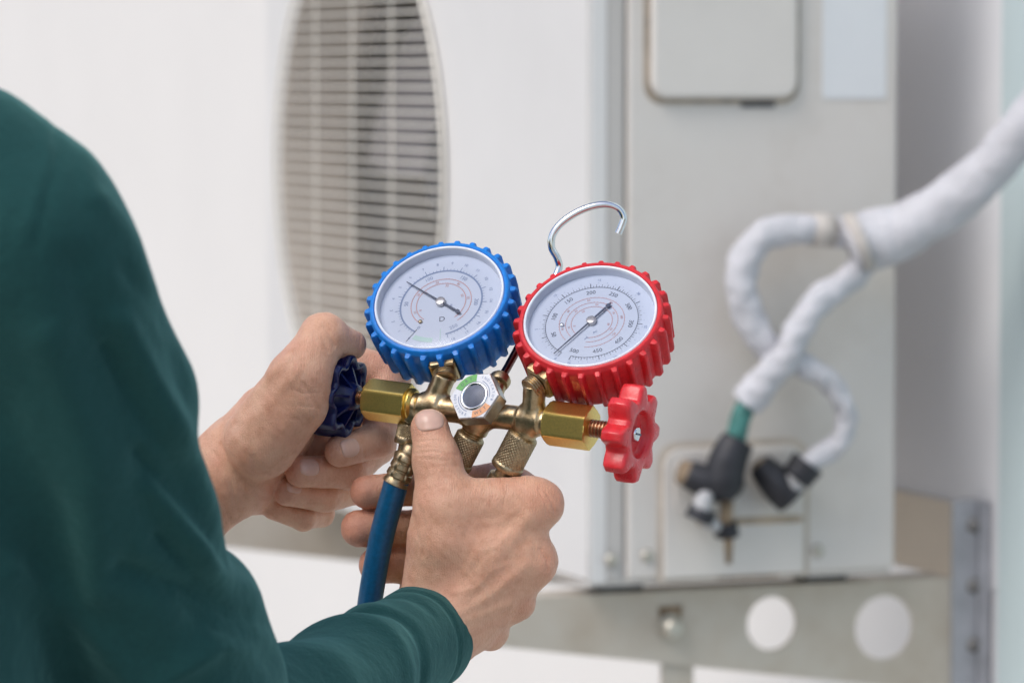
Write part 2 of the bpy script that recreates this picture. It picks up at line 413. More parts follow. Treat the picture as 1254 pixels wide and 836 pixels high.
# ------------------------------------------------------------------ the place: ground, wall, outdoor unit, brackets, pipes (world metres)
YAW = math.radians(21.0)
S_ = np.array([math.cos(YAW), math.sin(YAW), 0]); T_ = np.array([-math.sin(YAW), math.cos(YAW), 0]); Z_ = np.array([0, 0, 1.0])
KC = CAM + ray(720, 714)*(3.75/np.dot(ray(720, 714), AX_F))       # near bottom corner of the unit
def G(s, t, z): return KC + S_*s + T_*t + Z_*z
def onplane(px, py, n, off):                                       # photo pixel -> point of a plane of the place
    r = ray(px, py); return CAM + r*(np.dot(KC + n*off - CAM, n)/np.dot(r, n))
def SP(px, py, off=0.0): return onplane(px, py, T_, -off)          # off metres in front of the unit's end face
def FP(px, py): return onplane(px, py, S_, 0.0)
def st(p): q = p - KC; return np.array([q @ S_, q @ T_, q @ Z_])
SD, FW, HT, GAP = 0.312, 0.972, 0.72, 0.116
SWALL = SD + GAP

def gbox(s0, s1, t0, t1, z0, z1):
    return box8([G(s0,t0,z0), G(s1,t0,z0), G(s1,t1,z0), G(s0,t1,z0), G(s0,t0,z1), G(s1,t0,z1), G(s1,t1,z1), G(s0,t1,z1)])
def bevel(o, wdt, seg=2):
    m = o.modifiers.new('bevel', 'BEVEL'); m.width = wdt; m.segments = seg; m.limit_method = 'ANGLE'; m.angle_limit = math.radians(40); return o
tag(part('ground', [[-60, -20, 0], [60, -20, 0], [60, 100, 0], [-60, 100, 0]], [[0, 1, 2, 3]], M['ground'], None, world=True), kind='structure')
V, F = gbox(.85, 1.1, .262, 40, -KC[2] + .002, 4.0)
wall = tag(part('building_wall', V, F, M['wall'], None, world=True, smooth=False), 'white rendered wall behind the outdoor unit running off to the left', 'wall', kind='thing')
V, F = gbox(SWALL - .012, 1.1, -2.4, -.010, -KC[2] + .004, 3.9)
o = part('wall_panel', V, F, M['panel'], wall, world=True, smooth=False); bevel(o, .003)
o['label'] = 'pale blue painted panel beside the steel upright'
zz = st(onplane(1130, 606, S_, SWALL))[2]; zb = st(onplane(1130, 700, S_, SWALL))[2]
V, F = gbox(SWALL, 1.1, -.009, .26, zb, 3.95)
o = part('wall_pilaster', V, F, M['pilaster'], wall, world=True, smooth=False)
V, F = gbox(SWALL + .002, 1.099, -.008, .17, -KC[2] + .003, zb - .0005)
part('pilaster_foot', V, F, M['pilaster'], wall, world=True, smooth=False)
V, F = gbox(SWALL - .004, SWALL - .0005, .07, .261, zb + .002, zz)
o = part('wall_lit_patch', V, F, M['lit_patch'], wall, world=True, smooth=False)  # thin added sheet: the lit part of the lower wall, painted tan

ac = empty('outdoor_unit', G(SD/2, FW/2, 0), 'cream air conditioner outdoor unit with round fan grille on the wall brackets', 'outdoor unit')
def apart(name, vf, m, parent=ac, smooth=False, bev=None, **k):
    o = part(name, vf[0], vf[1], m, parent, world=True, smooth=smooth, **k)
    if bev: bevel(o, bev)
    return o
# front panel with its round opening
fc = st(FP(440, 210)); FR = .271; ft, fz = fc[1], fc[2]
angs = sorted(list(np.linspace(-math.pi, math.pi, 120, endpoint=False)) + [math.atan2(z - fz, t - ft) for t in (0, FW) for z in (0, HT)])
def rect_hit(a, t0, t1, z0, z1):
    c, s = math.cos(a), math.sin(a); k = 1e9
    if c > 1e-9: k = min(k, (t1 - ft)/c)
    if c < -1e-9: k = min(k, (t0 - ft)/c)
    if s > 1e-9: k = min(k, (z1 - fz)/s)
    if s < -1e-9: k = min(k, (z0 - fz)/s)
    return ft + c*k, fz + s*k
rings = []
for s, kind in ((.018, 'o'), (.003, 'o'), (0, 'i'), (0, 0), (.002, -.003), (.012, -.006), (.075, -.012), (.10, .004)):
    R_ = []
    for a in angs:
        if kind == 'o': t, z = rect_hit(a, 0, FW, 0, HT)
        elif kind == 'i': t, z = rect_hit(a, .003, FW - .003, .003, HT - .003)
        else: t, z = ft + (FR + kind)*math.cos(a), fz + (FR + kind)*math.sin(a)
        R_.append(G(s, t, z))
    rings.append(R_)
V = np.concatenate(rings); n = len(angs); F = []
fmat = []
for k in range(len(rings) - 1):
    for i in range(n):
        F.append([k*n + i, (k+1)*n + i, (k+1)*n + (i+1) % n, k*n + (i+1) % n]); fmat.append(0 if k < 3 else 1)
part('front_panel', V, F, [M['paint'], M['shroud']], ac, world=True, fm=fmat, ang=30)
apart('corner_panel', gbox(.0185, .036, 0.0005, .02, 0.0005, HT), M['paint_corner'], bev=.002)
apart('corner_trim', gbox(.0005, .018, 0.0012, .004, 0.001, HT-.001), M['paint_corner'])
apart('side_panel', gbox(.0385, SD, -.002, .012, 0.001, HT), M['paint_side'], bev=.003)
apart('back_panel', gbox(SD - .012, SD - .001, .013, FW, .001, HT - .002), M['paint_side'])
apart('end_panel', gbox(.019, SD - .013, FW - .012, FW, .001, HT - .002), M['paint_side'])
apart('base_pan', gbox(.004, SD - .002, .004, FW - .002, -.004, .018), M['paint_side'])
apart('top_panel', gbox(-.004, SD + .004, -.006, FW + .004, HT + .0005, HT + .022), M['paint'], bev=.006)
apart('partition', gbox(.11, SD - .013, .235, .25, .019, HT - .003), M['fan_dark'])
# coil with support bars, fan, grille
apart('coil', gbox(.255, .275, .251, FW - .013, .019, HT - .003), M['coil'])
for k in range(8):
    t = .262 + k*.088
    apart('coil_bar', gbox(.225, .2345, t, t + .042, .02, HT - .004), M['fan_blade'])
fan = empty('fan', (0, 0, 0), None, None); fan.parent = ac
V, F = lathe([(.02, -.03), (.05, -.028), (.058, -.018), (.058, .03)], G(.125, ft, fz), -S_, 40, cap=(True, True)); part('fan_hub', V, F, M['fan_dark'], fan, world=True, ang=40)
for b in range(3):
    top, n1, n2 = [], 12, 10
    for i in range(n1 + 1):
        r = .055 + (.235 - .055)*i/n1; half = math.radians(34 + 12*i/n1); sw = math.radians(18*i/n1)
        for j in range(n2 + 1):
            q = -1 + 2*j/n2; a = b*2*math.pi/3 + .5 + sw + q*half
            top.append(G(.125 + .045*q + .012*q*q, ft + r*math.cos(a), fz + r*math.sin(a)))
    top = np.array(top); V = np.vstack([top, top + S_*.003]); m_ = len(top); w_ = n2 + 1
    F = [[i*w_+j, i*w_+j+1, (i+1)*w_+j+1, (i+1)*w_+j] for i in range(n1) for j in range(n2)]
    F += [[m_ + a for a in f[::-1]] for f in F]
    part('fan_blade', V, F, M['blade'], fan, world=True)
gr = empty('fan_grille', (0, 0, 0), None, None); gr.parent = ac
def unit_rod(name, axis, r, m):
    V, F = lathe([(r, -1), (r, 1)], np.zeros(3), axis, 8); return mesh_data(name, V, F, m)
wh = unit_rod('grille_wire', np.array([1.0, 0, 0]), 1, M['wire']); base = np.array(ac.location)
yawT = math.atan2(T_[1], T_[0])
def rod(c, half, r, vertical=False):
    o = bpy.data.objects.new('grille_wire', wh); COL.objects.link(o); o.parent = gr
    o.location = tuple(c - base); o.rotation_euler = (0, -math.pi/2, 0) if vertical else (0, 0, yawT); o.scale = (half, r, r)
for k in range(-21, 22):
    z = k*.01275; q = (FR + .003)**2 - z*z
    if q > 0: rod(G(-.010, ft, fz + z), math.sqrt(q), .00135)
for k in range(-1, 2):
    t = k*.125; q = (FR + .003)**2 - t*t
    if q > 0: rod(G(-.0072, ft + t, fz), math.sqrt(q), .0013, True)
V, F = tube([G(-.006, ft + (FR+.004)*math.cos(a), fz + (FR+.004)*math.sin(a)) for a in np.linspace(0, 2*math.pi, 97)], .0022, 10, 0, cap=False)
part('grille_ring', V, F, M['wire'], gr, world=True)
# end face: cover, sticker, valve plate, grime, screws
def rrect(px0, py0, px1, py1, off, rad, corners=(1, 1, 1, 1), grow=0):
    """rounded rectangle on the end face from photo pixels; returns world points, anticlockwise from the viewer"""
    a, b = st(SP(px0, (py0+py1)/2)), st(SP(px1, (py0+py1)/2)); s0, s1 = a[0] - grow, b[0] + grow
    z1, z0 = st(SP((px0+px1)/2, py0))[2] + grow, st(SP((px0+px1)/2, py1))[2] - grow; P = []
    for (s, z, a0), on in zip(((s0, z0, 180), (s1, z0, 270), (s1, z1, 0), (s0, z1, 90)), corners):
        r = rad if on else .0015; cs = s + (r if s == s0 else -r); cz = z + (r if z == z0 else -r)
        for k in range(7):
            q = math.radians(a0 + 15*k); P.append(G(cs + r*math.cos(q), -off, cz + r*math.sin(q)))
    return P
apart('cover_edge_grime', prism(rrect(789, -200, 977, 126, .0026, .018, grow=.0012), T_*.0005), M['grime'])
apart('service_cover', prism(rrect(793, -200, 972, 121, .012, .016), T_*.0093), M['paint_cover'], bev=.004)
apart('sticker', prism(rrect(1006, -120, 1084, 121, .0030, .003), T_*.0008), M['sticker'])
apart('valve_plate_grime', prism(rrect(806, 541, 987, 706, .0027, .02, (0, 0, 1, 1), .002), T_*.0006), mat('stained_enamel', (.50, .44, .37), .6, 0, (30, .2)))
apart('valve_plate', prism(rrect(810, 546, 982, 704, .0060, .018, (0, 0, 1, 1)), T_*.0032), M['paint_cover'], bev=.0015)
apart('valve_recess', prism(rrect(822, 552, 975, 628, .0080, .016), T_*.0018), M['paint_side'], bev=.001)
apart('plate_stain', prism(rrect(850, 632, 980, 641, .0066, .004), T_*.0005), mat('tan_stain', (.44, .35, .25), .7, 0, (50, .3)))
apart('drain_mark', prism([SP(885, 640, .0070), SP(899, 640, .0070), SP(896, 690, .0070), SP(889, 690, .0070)], T_*.0005), M['rust'])
apart('cover_latch', prism(rrect(905, 124, 948, 132, .0034, .003), T_*.0008), M['fan_dark'])
apart('base_rust', prism([SP(870, 697, .0031), SP(960, 696, .0031), SP(950, 707, .0031), SP(880, 709, .0031)], T_*.0006), M['rust'])
for px, py in ((748, 685), (792, 680), (1001, 674)):
    c = SP(px, py, .0022); V, F = lathe([(.006, 0), (.006, .002), (.0045, .0035), (.002, .004)], c, -T_, 16); part('panel_screw', V, F, M['bolt'], ac, world=True)

def svalve(label, segs):
    v = empty('service_valve', (0, 0, 0), label, None); v.parent = ac
    for nm, pts, r, m in segs:
        V, F = tube([SP(*p) for p in pts], r, 18, 5); part(nm, V, F, m, v, world=True)
svalve('larger dark service valve with a pale cap', [
    ('valve_body', [(904, 538, .045), (893, 560, .044), (884, 590, .042), (878, 606, .040)], [.0155, .018, .019, .015], M['valve_dark']),
    ('valve_arm', [(886, 594, .042), (862, 588, .036), (842, 580, .03)], [.017, .0155, .013], M['valve_dark']),
    ('arm_cap', [(845, 581, .031), (833, 577, .030)], [.0125, .011], M['rust']),
    ('valve_neck', [(884, 588, .04), (890, 590, 0.006)], [.017, .017], M['valve_dark']),
    ('valve_cap', [(868, 602, .044), (860, 616, .048), (862, 632, .048), (878, 646, .044)], [.006, .0085, .008, .006], M['valve_cap']),
    ('charge_port', [(862, 622, .046), (856, 636, .044)], [.0125, .014], M['valve_dark']),
    ('port_stub', [(889, 640, .030), (890, 655, .028)], [.010, .012], M['valve_dark']),
    ('brass_stem', [(890, 610, .035), (889, 640, .030)], [.006, .006], M['rust'])])
svalve('smaller dark service valve on the right', [
    ('valve_body', [(930, 568, .026), (950, 590, .032), (970, 610, .036)], [.012, .0165, .017], M['valve_dark']),
    ('valve_neck', [(958, 592, .032), (960, 594, .006)], [.015, .015], M['valve_dark']),
    ('arm_cap', [(935, 575, .030), (928, 565, .026)], [.0085, .008], M['rust']),
    ('valve_nut', [(968, 598, .038), (976, 583, .042)], [.0125, .0125], M['valve_cap']),
    ('flare_nut', [(974, 586, .042), (990, 566, .046)], [.015, .0165], M['valve_dark'])])

# refrigerant pipes
pp = empty('insulated_pipe', SP(1050, 300, .06), 'white taped pipe bundle that splits into a loop and runs to the two valves', 'pipe')
def ppart(name, pts, r, m, n=22, sm=10, mod=None):
    V, F = tube([SP(*p) for p in pts], r, n, sm, mod=mod); return part(name, V, F, m, pp, world=True)
lap = lambda n, h: (lambda th, t, p: h*(((t*n + th/6.2832) % 1.0) - .5) + .0007*np.sin(th*2 + t*31) + .0005*np.sin(th*3 - t*57))
wrap = lap(13, .0012)
big = [SP(1040, 304, .055), SP(1062, 296, .060), SP(1105, 282, .075), SP(1160, 250, .10), SP(1212, 205, .125), SP(1252, 160, .15), SP(1300, 95, .17), SP(1340, 20, .17), SP(1352, -60, .10), SP(1330, -110, -.01)]
V, F = tube(big, [.024, .028, .0258, .0232, .022, .021, .021, .021, .021, .021], 40, 18, mod=wrap); part('pipe_bundle', V, F, M['foam'], pp, world=True)
ppart('bundle_collar', [(1046, 299, .062), (1058, 294, .065)], [.0275, .0288], M['tape'], sm=2)
ppart('suction_pipe', [(1060, 292, .055), (1030, 284, .05), (985, 281, .05), (942, 286, .048), (915, 312, .045), (908, 350, .044), (918, 390, .044), (940, 424, .045), (958, 440, .046)], [.0152, .0142, .0142, .0146, .0150, .0150, .0146, .0142, .0134], M['foam'], sm=20, mod=lap(14, .0007))
ppart('pipe_tape', [(1020, 283, .051), (993, 281, .050)], [.0152, .0152], M['tape'], sm=2)
ppart('suction_tail', [(950, 436, .05), (985, 448, .06), (1018, 470, .062), (1036, 505, .06), (1028, 540, .055), (992, 566, .048), (984, 574, .046)], [.0125, .0115, .0105, .0102, .0102, .0106, .0108], M['foam'], sm=18, mod=lap(12, .0005))
ppart('liquid_pipe', [(1062, 318, .05), (1040, 342, .058), (1005, 366, .066), (980, 400, .07), (962, 436, .068), (936, 466, .058), (914, 494, .05)], [.0122, .013, .0136, .0132, .0134, .0152, .0163], M['foam'], sm=20, mod=lap(14, .0007))
ppart('bare_pipe', [(916, 492, .05), (906, 515, .048), (900, 545, .046)], [.0095, .0095, .0095], M['copper_green'])

# ---- wall brackets
from mathutils.geometry import delaunay_2d_cdt
def plate(poly, holes, t0, th):
    """flat plate with round holes in the plane t = t0; coordinates (s, z)"""
    pts, edges = [Vector(p) for p in poly], [(i, (i+1) % len(poly)) for i in range(len(poly))]
    for (cs, cz, r) in holes:
        b = len(pts); pts += [Vector((cs + r*math.cos(k*math.pi/20), cz + r*math.sin(k*math.pi/20))) for k in range(40)]
        edges += [(b + k, b + (k+1) % 40) for k in range(40)]
    v, e, f, *_ = delaunay_2d_cdt(pts, edges, [], 1, 1e-6)
    keep = []
    for q in f:
        c = sum((v[i] for i in q), Vector((0, 0)))/len(q)
        if all((c - Vector(h[:2])).length > h[2]*.985 for h in holes): keep.append(list(q))
    cnt = {}
    for q in keep:
        for i in range(len(q)): cnt[(q[i], q[(i+1) % len(q)])] = 1
    n = len(v); V = [G(p.x, t0, p.y) for p in v] + [G(p.x, t0 + th, p.y) for p in v]
    F = [q for q in keep] + [[n + i for i in q[::-1]] for q in keep] + [[b, a, n + a, n + b] for (a, b) in cnt if (b, a) not in cnt]
    return np.array(V), F
def bracket(t0, label, leg, SWALL=SWALL):
    b = empty('wall_bracket', G(SWALL, t0, 0), label, 'bracket', 'brackets carrying the outdoor unit')
    def q(px, py): p = st(onplane(px, py, T_, .03)); return p[0], p[2]
    b1, b2 = q(540, 784), q(1165, 848); top = -.0145
    h1, h2 = q(945, 763), q(1083, 768); rr = lambda px: px*3.83/5000/.99
    V, F = plate([b1, b2, (SWALL - .041, top), (b1[0] - .01, top)], [(*h1, rr(33)), (*h2, rr(40))], t0, .004)
    part('bracket_arm', V, F, M['galv'], b, world=True, smooth=False)
    o = part('arm_flange', *gbox(b1[0] - .01, SWALL - .041, t0 + .0045, t0 + .045, top - .004, top), M['galv'], b, world=True, smooth=False)
    for s in (.05, .26):
        part('rubber_foot', *gbox(s - .02, s + .02, t0 + .006, t0 + .04, top + .0005, -.0045), M['fan_dark'], b, world=True, smooth=False)
    o = part('upright', *gbox(SWALL - .040, SWALL - .0145, t0 - .004, t0 + .0, -.42, st(onplane(1190, 612, T_, .03))[2]), M['galv_blue'], b, world=True, smooth=False)
    o = part('upright_flange', *gbox(SWALL - .014, SWALL - .002, t0 - .008, t0 + .03, -.42, st(onplane(1190, 614, T_, .03))[2]), M['galv_blue'], b, world=True, smooth=False)
    for py in (642, 716, 788, 870):
        c = onplane(1190, py, T_, .03); c = c + T_*(t0 - .03 - .0042)
        V, F = lathe([(.0075, 0), (.0075, .0012), (.005, .0014), (.005, .004), (.003, .005)], c, -T_, 16); part('bolt', V, F, M['upright_bolt'], b, world=True)
    c = onplane(820, 768, T_, .03) + T_*(t0 - .03 - .0002)
    V, F = lathe([(.0125, 0), (.0125, .003), (.010, .0035), (.010, .012), (.007, .015)], c, -T_, 24); part('bolt', V, F, M['bolt'], b, world=True, ang=40)
    P = [onplane(x, y, T_, .0296) + T_*(t0 - .03) for x, y in ((806, 742), (836, 740), (834, 764), (808, 764))]
    part('rust_streak', *prism(P, -T_*.0002), M['rust'], b, world=True, smooth=False)
    if leg:
        l0, l1 = st(onplane(812, 800, T_, .035)), st(onplane(849, 800, T_, .035))
        part('support_leg', *gbox(l0[0], l1[0], t0 + .0046, t0 + .012, -KC[2] + .001, -.06), M['galv'], b, world=True, smooth=False)
    return b
bracket(.03, 'grey steel wall bracket with two round holes under the valve end of the unit', True)
bracket(.88, 'far grey steel bracket under the fan end seen below the left hand', False, .85)
# ------------------------------------------------------------------ manifold gauge set (view space)
AX = nrm([0.900, -0.110, 0.420])                 # along the bar, towards the red knob
B0 = vp(563, 503, 0)
def bar(t): return B0 + AX*t
root = empty('manifold_gauge', wld(bar(20))[0], 'brass manifold with a blue and a red pressure gauge held in both hands', 'manifold gauge')

def text_geo(s, size):
    cu = bpy.data.curves.new('text', 'FONT'); cu.body = s; cu.size = size; cu.align_x = 'CENTER'; cu.align_y = 'CENTER'
    cu.resolution_u = 3
    o = bpy.data.objects.new('text', cu); COL.objects.link(o)
    me = bpy.data.meshes.new_from_object(o.evaluated_get(bpy.context.evaluated_depsgraph_get()))
    v = np.array([x.co[:] for x in me.vertices]); f = [list(p.vertices) for p in me.polygons]
    bpy.data.objects.remove(o); bpy.data.meshes.remove(me); bpy.data.curves.remove(cu)
    return v, f
_tc = {}
def glyphs(s, size):
    if s not in _tc: _tc[s] = text_geo(s, 1.0)
    v, f = _tc[s]; return v*size, f

class Dial:
    """flat print on a plane: centre o, in-plane axes ex, ey, normal n"""
    def __init__(s, o, ex, ey, n): s.o, s.ex, s.ey, s.n, s.mb = o, ex, ey, n, MB()
    def P(s, xy, lift): xy = np.atleast_2d(xy); return s.o + np.outer(xy[:, 0], s.ex) + np.outer(xy[:, 1], s.ey) + s.n*lift
    def line(s, r1, r2, deg, wd, mi, lift=.3):
        c, q = math.cos(math.radians(deg)), math.sin(math.radians(deg)); d = np.array([c, q]); p = np.array([-q, c])*wd/2
        s.mb.add((s.P([d*r1 - p, d*r2 - p, d*r2 + p, d*r1 + p], lift), [[0, 1, 2, 3]]), mi)
    def arc(s, r1, r2, a0, a1, mi, lift=.3, seg=3):
        n = max(2, int(abs(a1 - a0)/seg)); A = np.radians(np.linspace(a0, a1, n + 1))
        e = np.stack([np.cos(A), np.sin(A)], 1)
        s.mb.add((s.P(np.vstack([e*r1, e*r2]), lift), [[i, n+1+i, n+2+i, i+1] for i in range(n)]), mi)
    def text(s, st, r, deg, size, mi, up=None, lift=.35):
        v, f = glyphs(st, size); c, q = math.cos(math.radians(deg)), math.sin(math.radians(deg))
        t = np.array([q, -c]); u = np.array([c, q])          # reading direction with tops outward
        if (s.ex*u[0] + s.ey*u[1])[1] < -.05: t, u = -t, -u    # keep it readable
        if up is not None: u = np.array(up, float); t = np.array([u[1], -u[0]])
        xy = np.array([c, q])*r + v[:, 0:1]*t + v[:, 1:2]*u
        s.mb.add((s.P(xy, lift), f), mi)

def gauge(label, C, e1, tilt, phi, T, boot_mat, needle_deg, needle_len, kind):
    """C centre of the front rim; e1 long screen axis; tilt off the line of sight; phi dial-up angle from e1"""
    e1 = nrm([e1[0], e1[1], 0]); ps = np.array([-e1[1], e1[0], 0])            # towards the top of the picture
    n = ps*math.sin(tilt) + np.array([0, 0, 1.0])*math.cos(tilt); e2 = np.cross(n, e1)
    u = e1*math.cos(phi) + e2*math.sin(phi); rx = np.cross(u, n)              # dial up and dial right
    g = empty('pressure_gauge', (0, 0, 0), label, None); g.parent = root
    R = 90.0; NR = 28
    pulse = lambda th: np.clip(np.cos(NR*th)*2.2 - .75, 0, 1)**.6
    amp = [0, 0, 0, 0, 0, .5, 6, 8, 8, 7.5, 7, 6.0, 2, 0, 0]
    prof = [(83, -9), (83, 1), (84, 3), (87, 3), (88.5, 1.5), (89, -2), (R, -3.2), (R, -7), (R-.5, -20), (R-1.5, -34), (R-3, -T+6), (R-4.5, -T+2), (R-7, -T), (R-13, -T-2), (20, -T-2)]
    V, F = lathe(prof, C, n, 480, lambda th, k: amp[k]*pulse(th), x=u, cap=(False, True))
    part('boot', V, F, boot_mat, g, ang=50)
    # case behind the dial, clear bezel ring, dial card, glass
    V, F = lathe([(82.8, 1.0), (82, 3.2), (80.5, 3.4), (79.4, 2.2), (78.8, -3), (78, -9.5)], C, n, 128, cap=(False, False))
    part('bezel', V, F, M['bezel'], g)
    V, F = lathe([(82, -10), (82, -9.5)], C, n, 96)
    part('dial_face', V, F, M['dial'], g, ang=30)
    V, F = lathe([(79.5, 1.2), (62, 3.2), (40, 4.6), (20, 5.4), (3, 5.7)], C, n, 96, cap=(False, True))
    part('lens', V, F, M['lens'], g)
    d = Dial(C - n*9.5, rx, u, n)       # angles below: degrees anticlockwise from dial right
    if kind == 'high':
        ang = lambda v: 276 - v*0.692
        for v in range(0, 501, 5):
            d.line(57.5, 60 if v % 10 else (62 if v % 50 else 64), ang(v), .5 if v % 50 else .9, 0)
        d.arc(57, 57.7, ang(0), ang(500), 0)
        for v in range(50, 501, 50): d.text(str(v), 49, ang(v), 8.0, 0)
        for k in range(0, 36): d.line(64, 65.5, ang(k*14.2), .4, 1)
        for k in range(0, 36, 5): d.text(str(k), 69, ang(k*14.2), 5.0, 1)
        for r, lab in ((40, ('20', '40', '60', '80', '100', '120')), (32, ('10', '30', '50', '70', '90')), (25, ('0', '20', '40', '60'))):
            d.arc(r, r + .6, ang(20), ang(480), 2)
            for k in range(0, 47): d.line(r, r + 1.6, ang(20 + k*10), .35, 2)
            for k, s_ in enumerate(lab): d.text(s_, r - 3.2, ang(60 + k*400/len(lab)), 4.2, 2)
        d.text('psi', 17, 330, 5, 1)
    else:
        ang = lambda v: 231 - v*1.20
        d.arc(51, 53.2, ang(0), ang(262), 1)
        for v in range(0, 261, 4): d.line(53, 55.5 if v % 20 else 59, ang(v), .5 if v % 20 else .9, 1)
        for v in range(0, 251, 50): d.text(str(v), 45, ang(v), 7.2, 1)
        for k in range(0, 19): d.text(str(k), 64, ang(k*14.2), 5.6, 1)
        d.arc(56, 63, ang(-3), ang(-24), 3); d.line(48, 70, ang(0), .9, 0); d.line(42, 62, ang(268), .8, 3)
        for r, lab in ((38, ('10', '20', '30', '40', '50')), (31, ('0', '10', '30', '50'))):
            d.arc(r, r + .9, ang(5), ang(240), 2)
            for k in range(0, 47): d.line(r, r + 1.8, ang(5 + k*5), .4, 2)
            for k, s_ in enumerate(lab): d.text(s_, r - 3.4, ang(30 + k*200/len(lab)), 4.8, 2)
        d.text('psi', 14, 330, 5.5, 1)
    d.text('D', 27, 273, 11, 0, up=(0, 1)) if kind == 'low' else d.text('T', 27, 300, 8, 1, up=(0, 1))
    d.mb.out('dial_print', [M['ink_black'], M['ink_blue'], M['ink_red'], M['ink_pale_green']], g, smooth=False)
    V, F = lathe([(2.6, -9.5), (2.6, -7.5), (1.8, -6.8)], C - u*0 + rx*(-26) - u*26, n, 16)
    part('dial_screw', V, F, M['chrome'] if kind == 'high' else M['brass_dull'], g)
    a = math.radians(needle_deg); c = e1*math.cos(a) + e2*math.sin(a); s_ = np.cross(n, c); O = C - n*6.6
    nd = MB()
    nd.add(prism([O + c*needle_len + s_*.4, O + s_*1.0, O - c*26 + s_*1.3, O - c*26 - s_*1.3, O - s_*1.0, O + c*needle_len - s_*.4], n*1.0))
    nd.add(prism([O - c*27 + s_*1.8, O - c*28 + s_*2.5, O - c*31 + s_*2.5, O - c*35, O - c*31 - s_*2.5, O - c*28 - s_*2.5, O - c*27 - s_*1.8], n*1.1))
    nd.out('needle', M['needle'], g, smooth=False)
    hb = MB().add(lathe([(6.2, -9.5), (6.2, -4.8), (5.6, -3.9), (3.5, -3.4)], C, n, 28))
    hb.add(prism([C - n*3.38 + e1*4 + e2*.6, C - n*3.38 - e1*4 + e2*.6, C - n*3.38 - e1*4 - e2*.6, C - n*3.38 + e1*4 - e2*.6], n*.05))
    hb.out('needle_hub', M['hex_steel'], g, ang=30)
    mid = C - n*(T*.5)
    return mid, u, n, mid - u*(R - 3), g

R_mid, R_u, R_n, R_exit, R_g = gauge('red pressure gauge showing 0 to 500', vp(723, 388, 40), (.96, .28), math.acos(.72), math.radians(31), 66, M['red_boot'], 213, 66, 'high')
B_mid, B_u, B_n, B_exit, B_g = gauge('blue pressure gauge with a faded dial', vp(538, 365, -52), (.94, .34), math.acos(.74), math.radians(75), 63, M['blue_boot'], 122, 60, 'low')

# ---- cast body: bar, gauge stubs, sight-glass boss and ports in one blended surface
HEX_N = nrm([-.42, .40, .82]); HEX_C = vp(581, 485, 40)
DN = nrm([-.44, -.85, -.30])                      # hose ports point down
port_mid, port_right, port_left = bar(31), bar(97), bar(-58)
red_seat = R_exit - R_u*16; blue_seat = B_exit - B_u*13
lo = np.array([460, 440, -110.]); pts = np.array([bar(-72), bar(126), R_exit, B_exit, HEX_C, port_mid + DN*40, port_right + DN*40])
fl = Field(pts.min(0) - 40, pts.max(0) + 40, 1.25)
fl.cyl(bar(-70), bar(125), 15.5, 3)
fl.cyl(bar(84), bar(110), 17.5, 6); fl.cyl(bar(-52), bar(-28), 17.0, 6)
fl.cyl(bar(99), red_seat, 14, 7); fl.cyl(bar(-38), blue_seat, 14, 7)
fl.cyl(bar(22) - HEX_N*4, HEX_C - HEX_N*24, 25, 7)
fl.cyl(port_mid, port_mid + DN*24, 17, 6); fl.cyl(port_right - DN*4, port_right + DN*22, 15, 6); fl.cyl(port_left, port_left + DN*22, 14, 6)
hook_base = bar(38) + np.array([0, 14, -8.]); HK0 = vp(612, 466, -4)
fl.cyl(bar(40), HK0 - nrm(HK0 - bar(40))*6, 10, 6)
V, Q = fl.nets(2)
V = V + vnormals(V, Q)*(wob(V, .25, 3)*.25)[:, None]
part('manifold_body', V, Q, M['brass'], root)

def thread(name, a, b, r, pitch, m, parent, h=1.6):
    L = np.linalg.norm(b - a); k = int(L/pitch); P = []
    for i in range(k):
        z = i*pitch; P += [(r - h, z), (r, z + pitch*.35), (r, z + pitch*.6), (r - h, z + pitch*.95)]
    V, F = lathe(P, a, b - a, 32); return part(name, V, F, m, parent, ang=40)
def hexnut(name, a, b, r, m, parent, x=None, cham=3.0):
    """hexagonal nut with rounded corners and chamfered ends"""
    L = np.linalg.norm(b - a); th0 = 0
    def mod(th, k):
        f = np.abs(((th + math.pi/6) % (math.pi/3)) - math.pi/6); e = r*math.cos(math.pi/6)/np.cos(np.clip(math.pi/6 - f, 0, 1))
        e = np.minimum(e, r*.985); s_ = (1, .925, .975, 1, 1, .975, .925)[k] if k else .925
        return np.minimum(e, r*s_ if k in (1, 5) else e) - r if k not in (0, 6) else r*.86 - r
    V, F = lathe([(r, 0), (r, .6), (r, cham), (r, cham+.5), (r, L-cham), (r, L-.6), (r, L)], a, b - a, 96, mod, x=x)
    return part(name, V, F, m, parent, ang=28)
XH = np.array([.25, .95, .15])
hexnut('bonnet_nut', bar(-126), bar(-68), 26.5, M['brass_bright'], root, XH)
hexnut('bonnet_nut', bar(121), bar(178), 28.0, M['brass_bright'], root, XH)
V, F = lathe([(19, -70), (20.5, -68), (20.5, -64), (17, -61)], B0, AX, 48); part('nut_collar', V, F, M['brass_bright'], root, ang=40)
thread('valve_stem', bar(-152), bar(-124), 9.0, 3.4, M['steel_thread'], root)
thread('valve_stem', bar(176), bar(222), 11.0, 4.4, M['steel_thread'], root, 2.0)
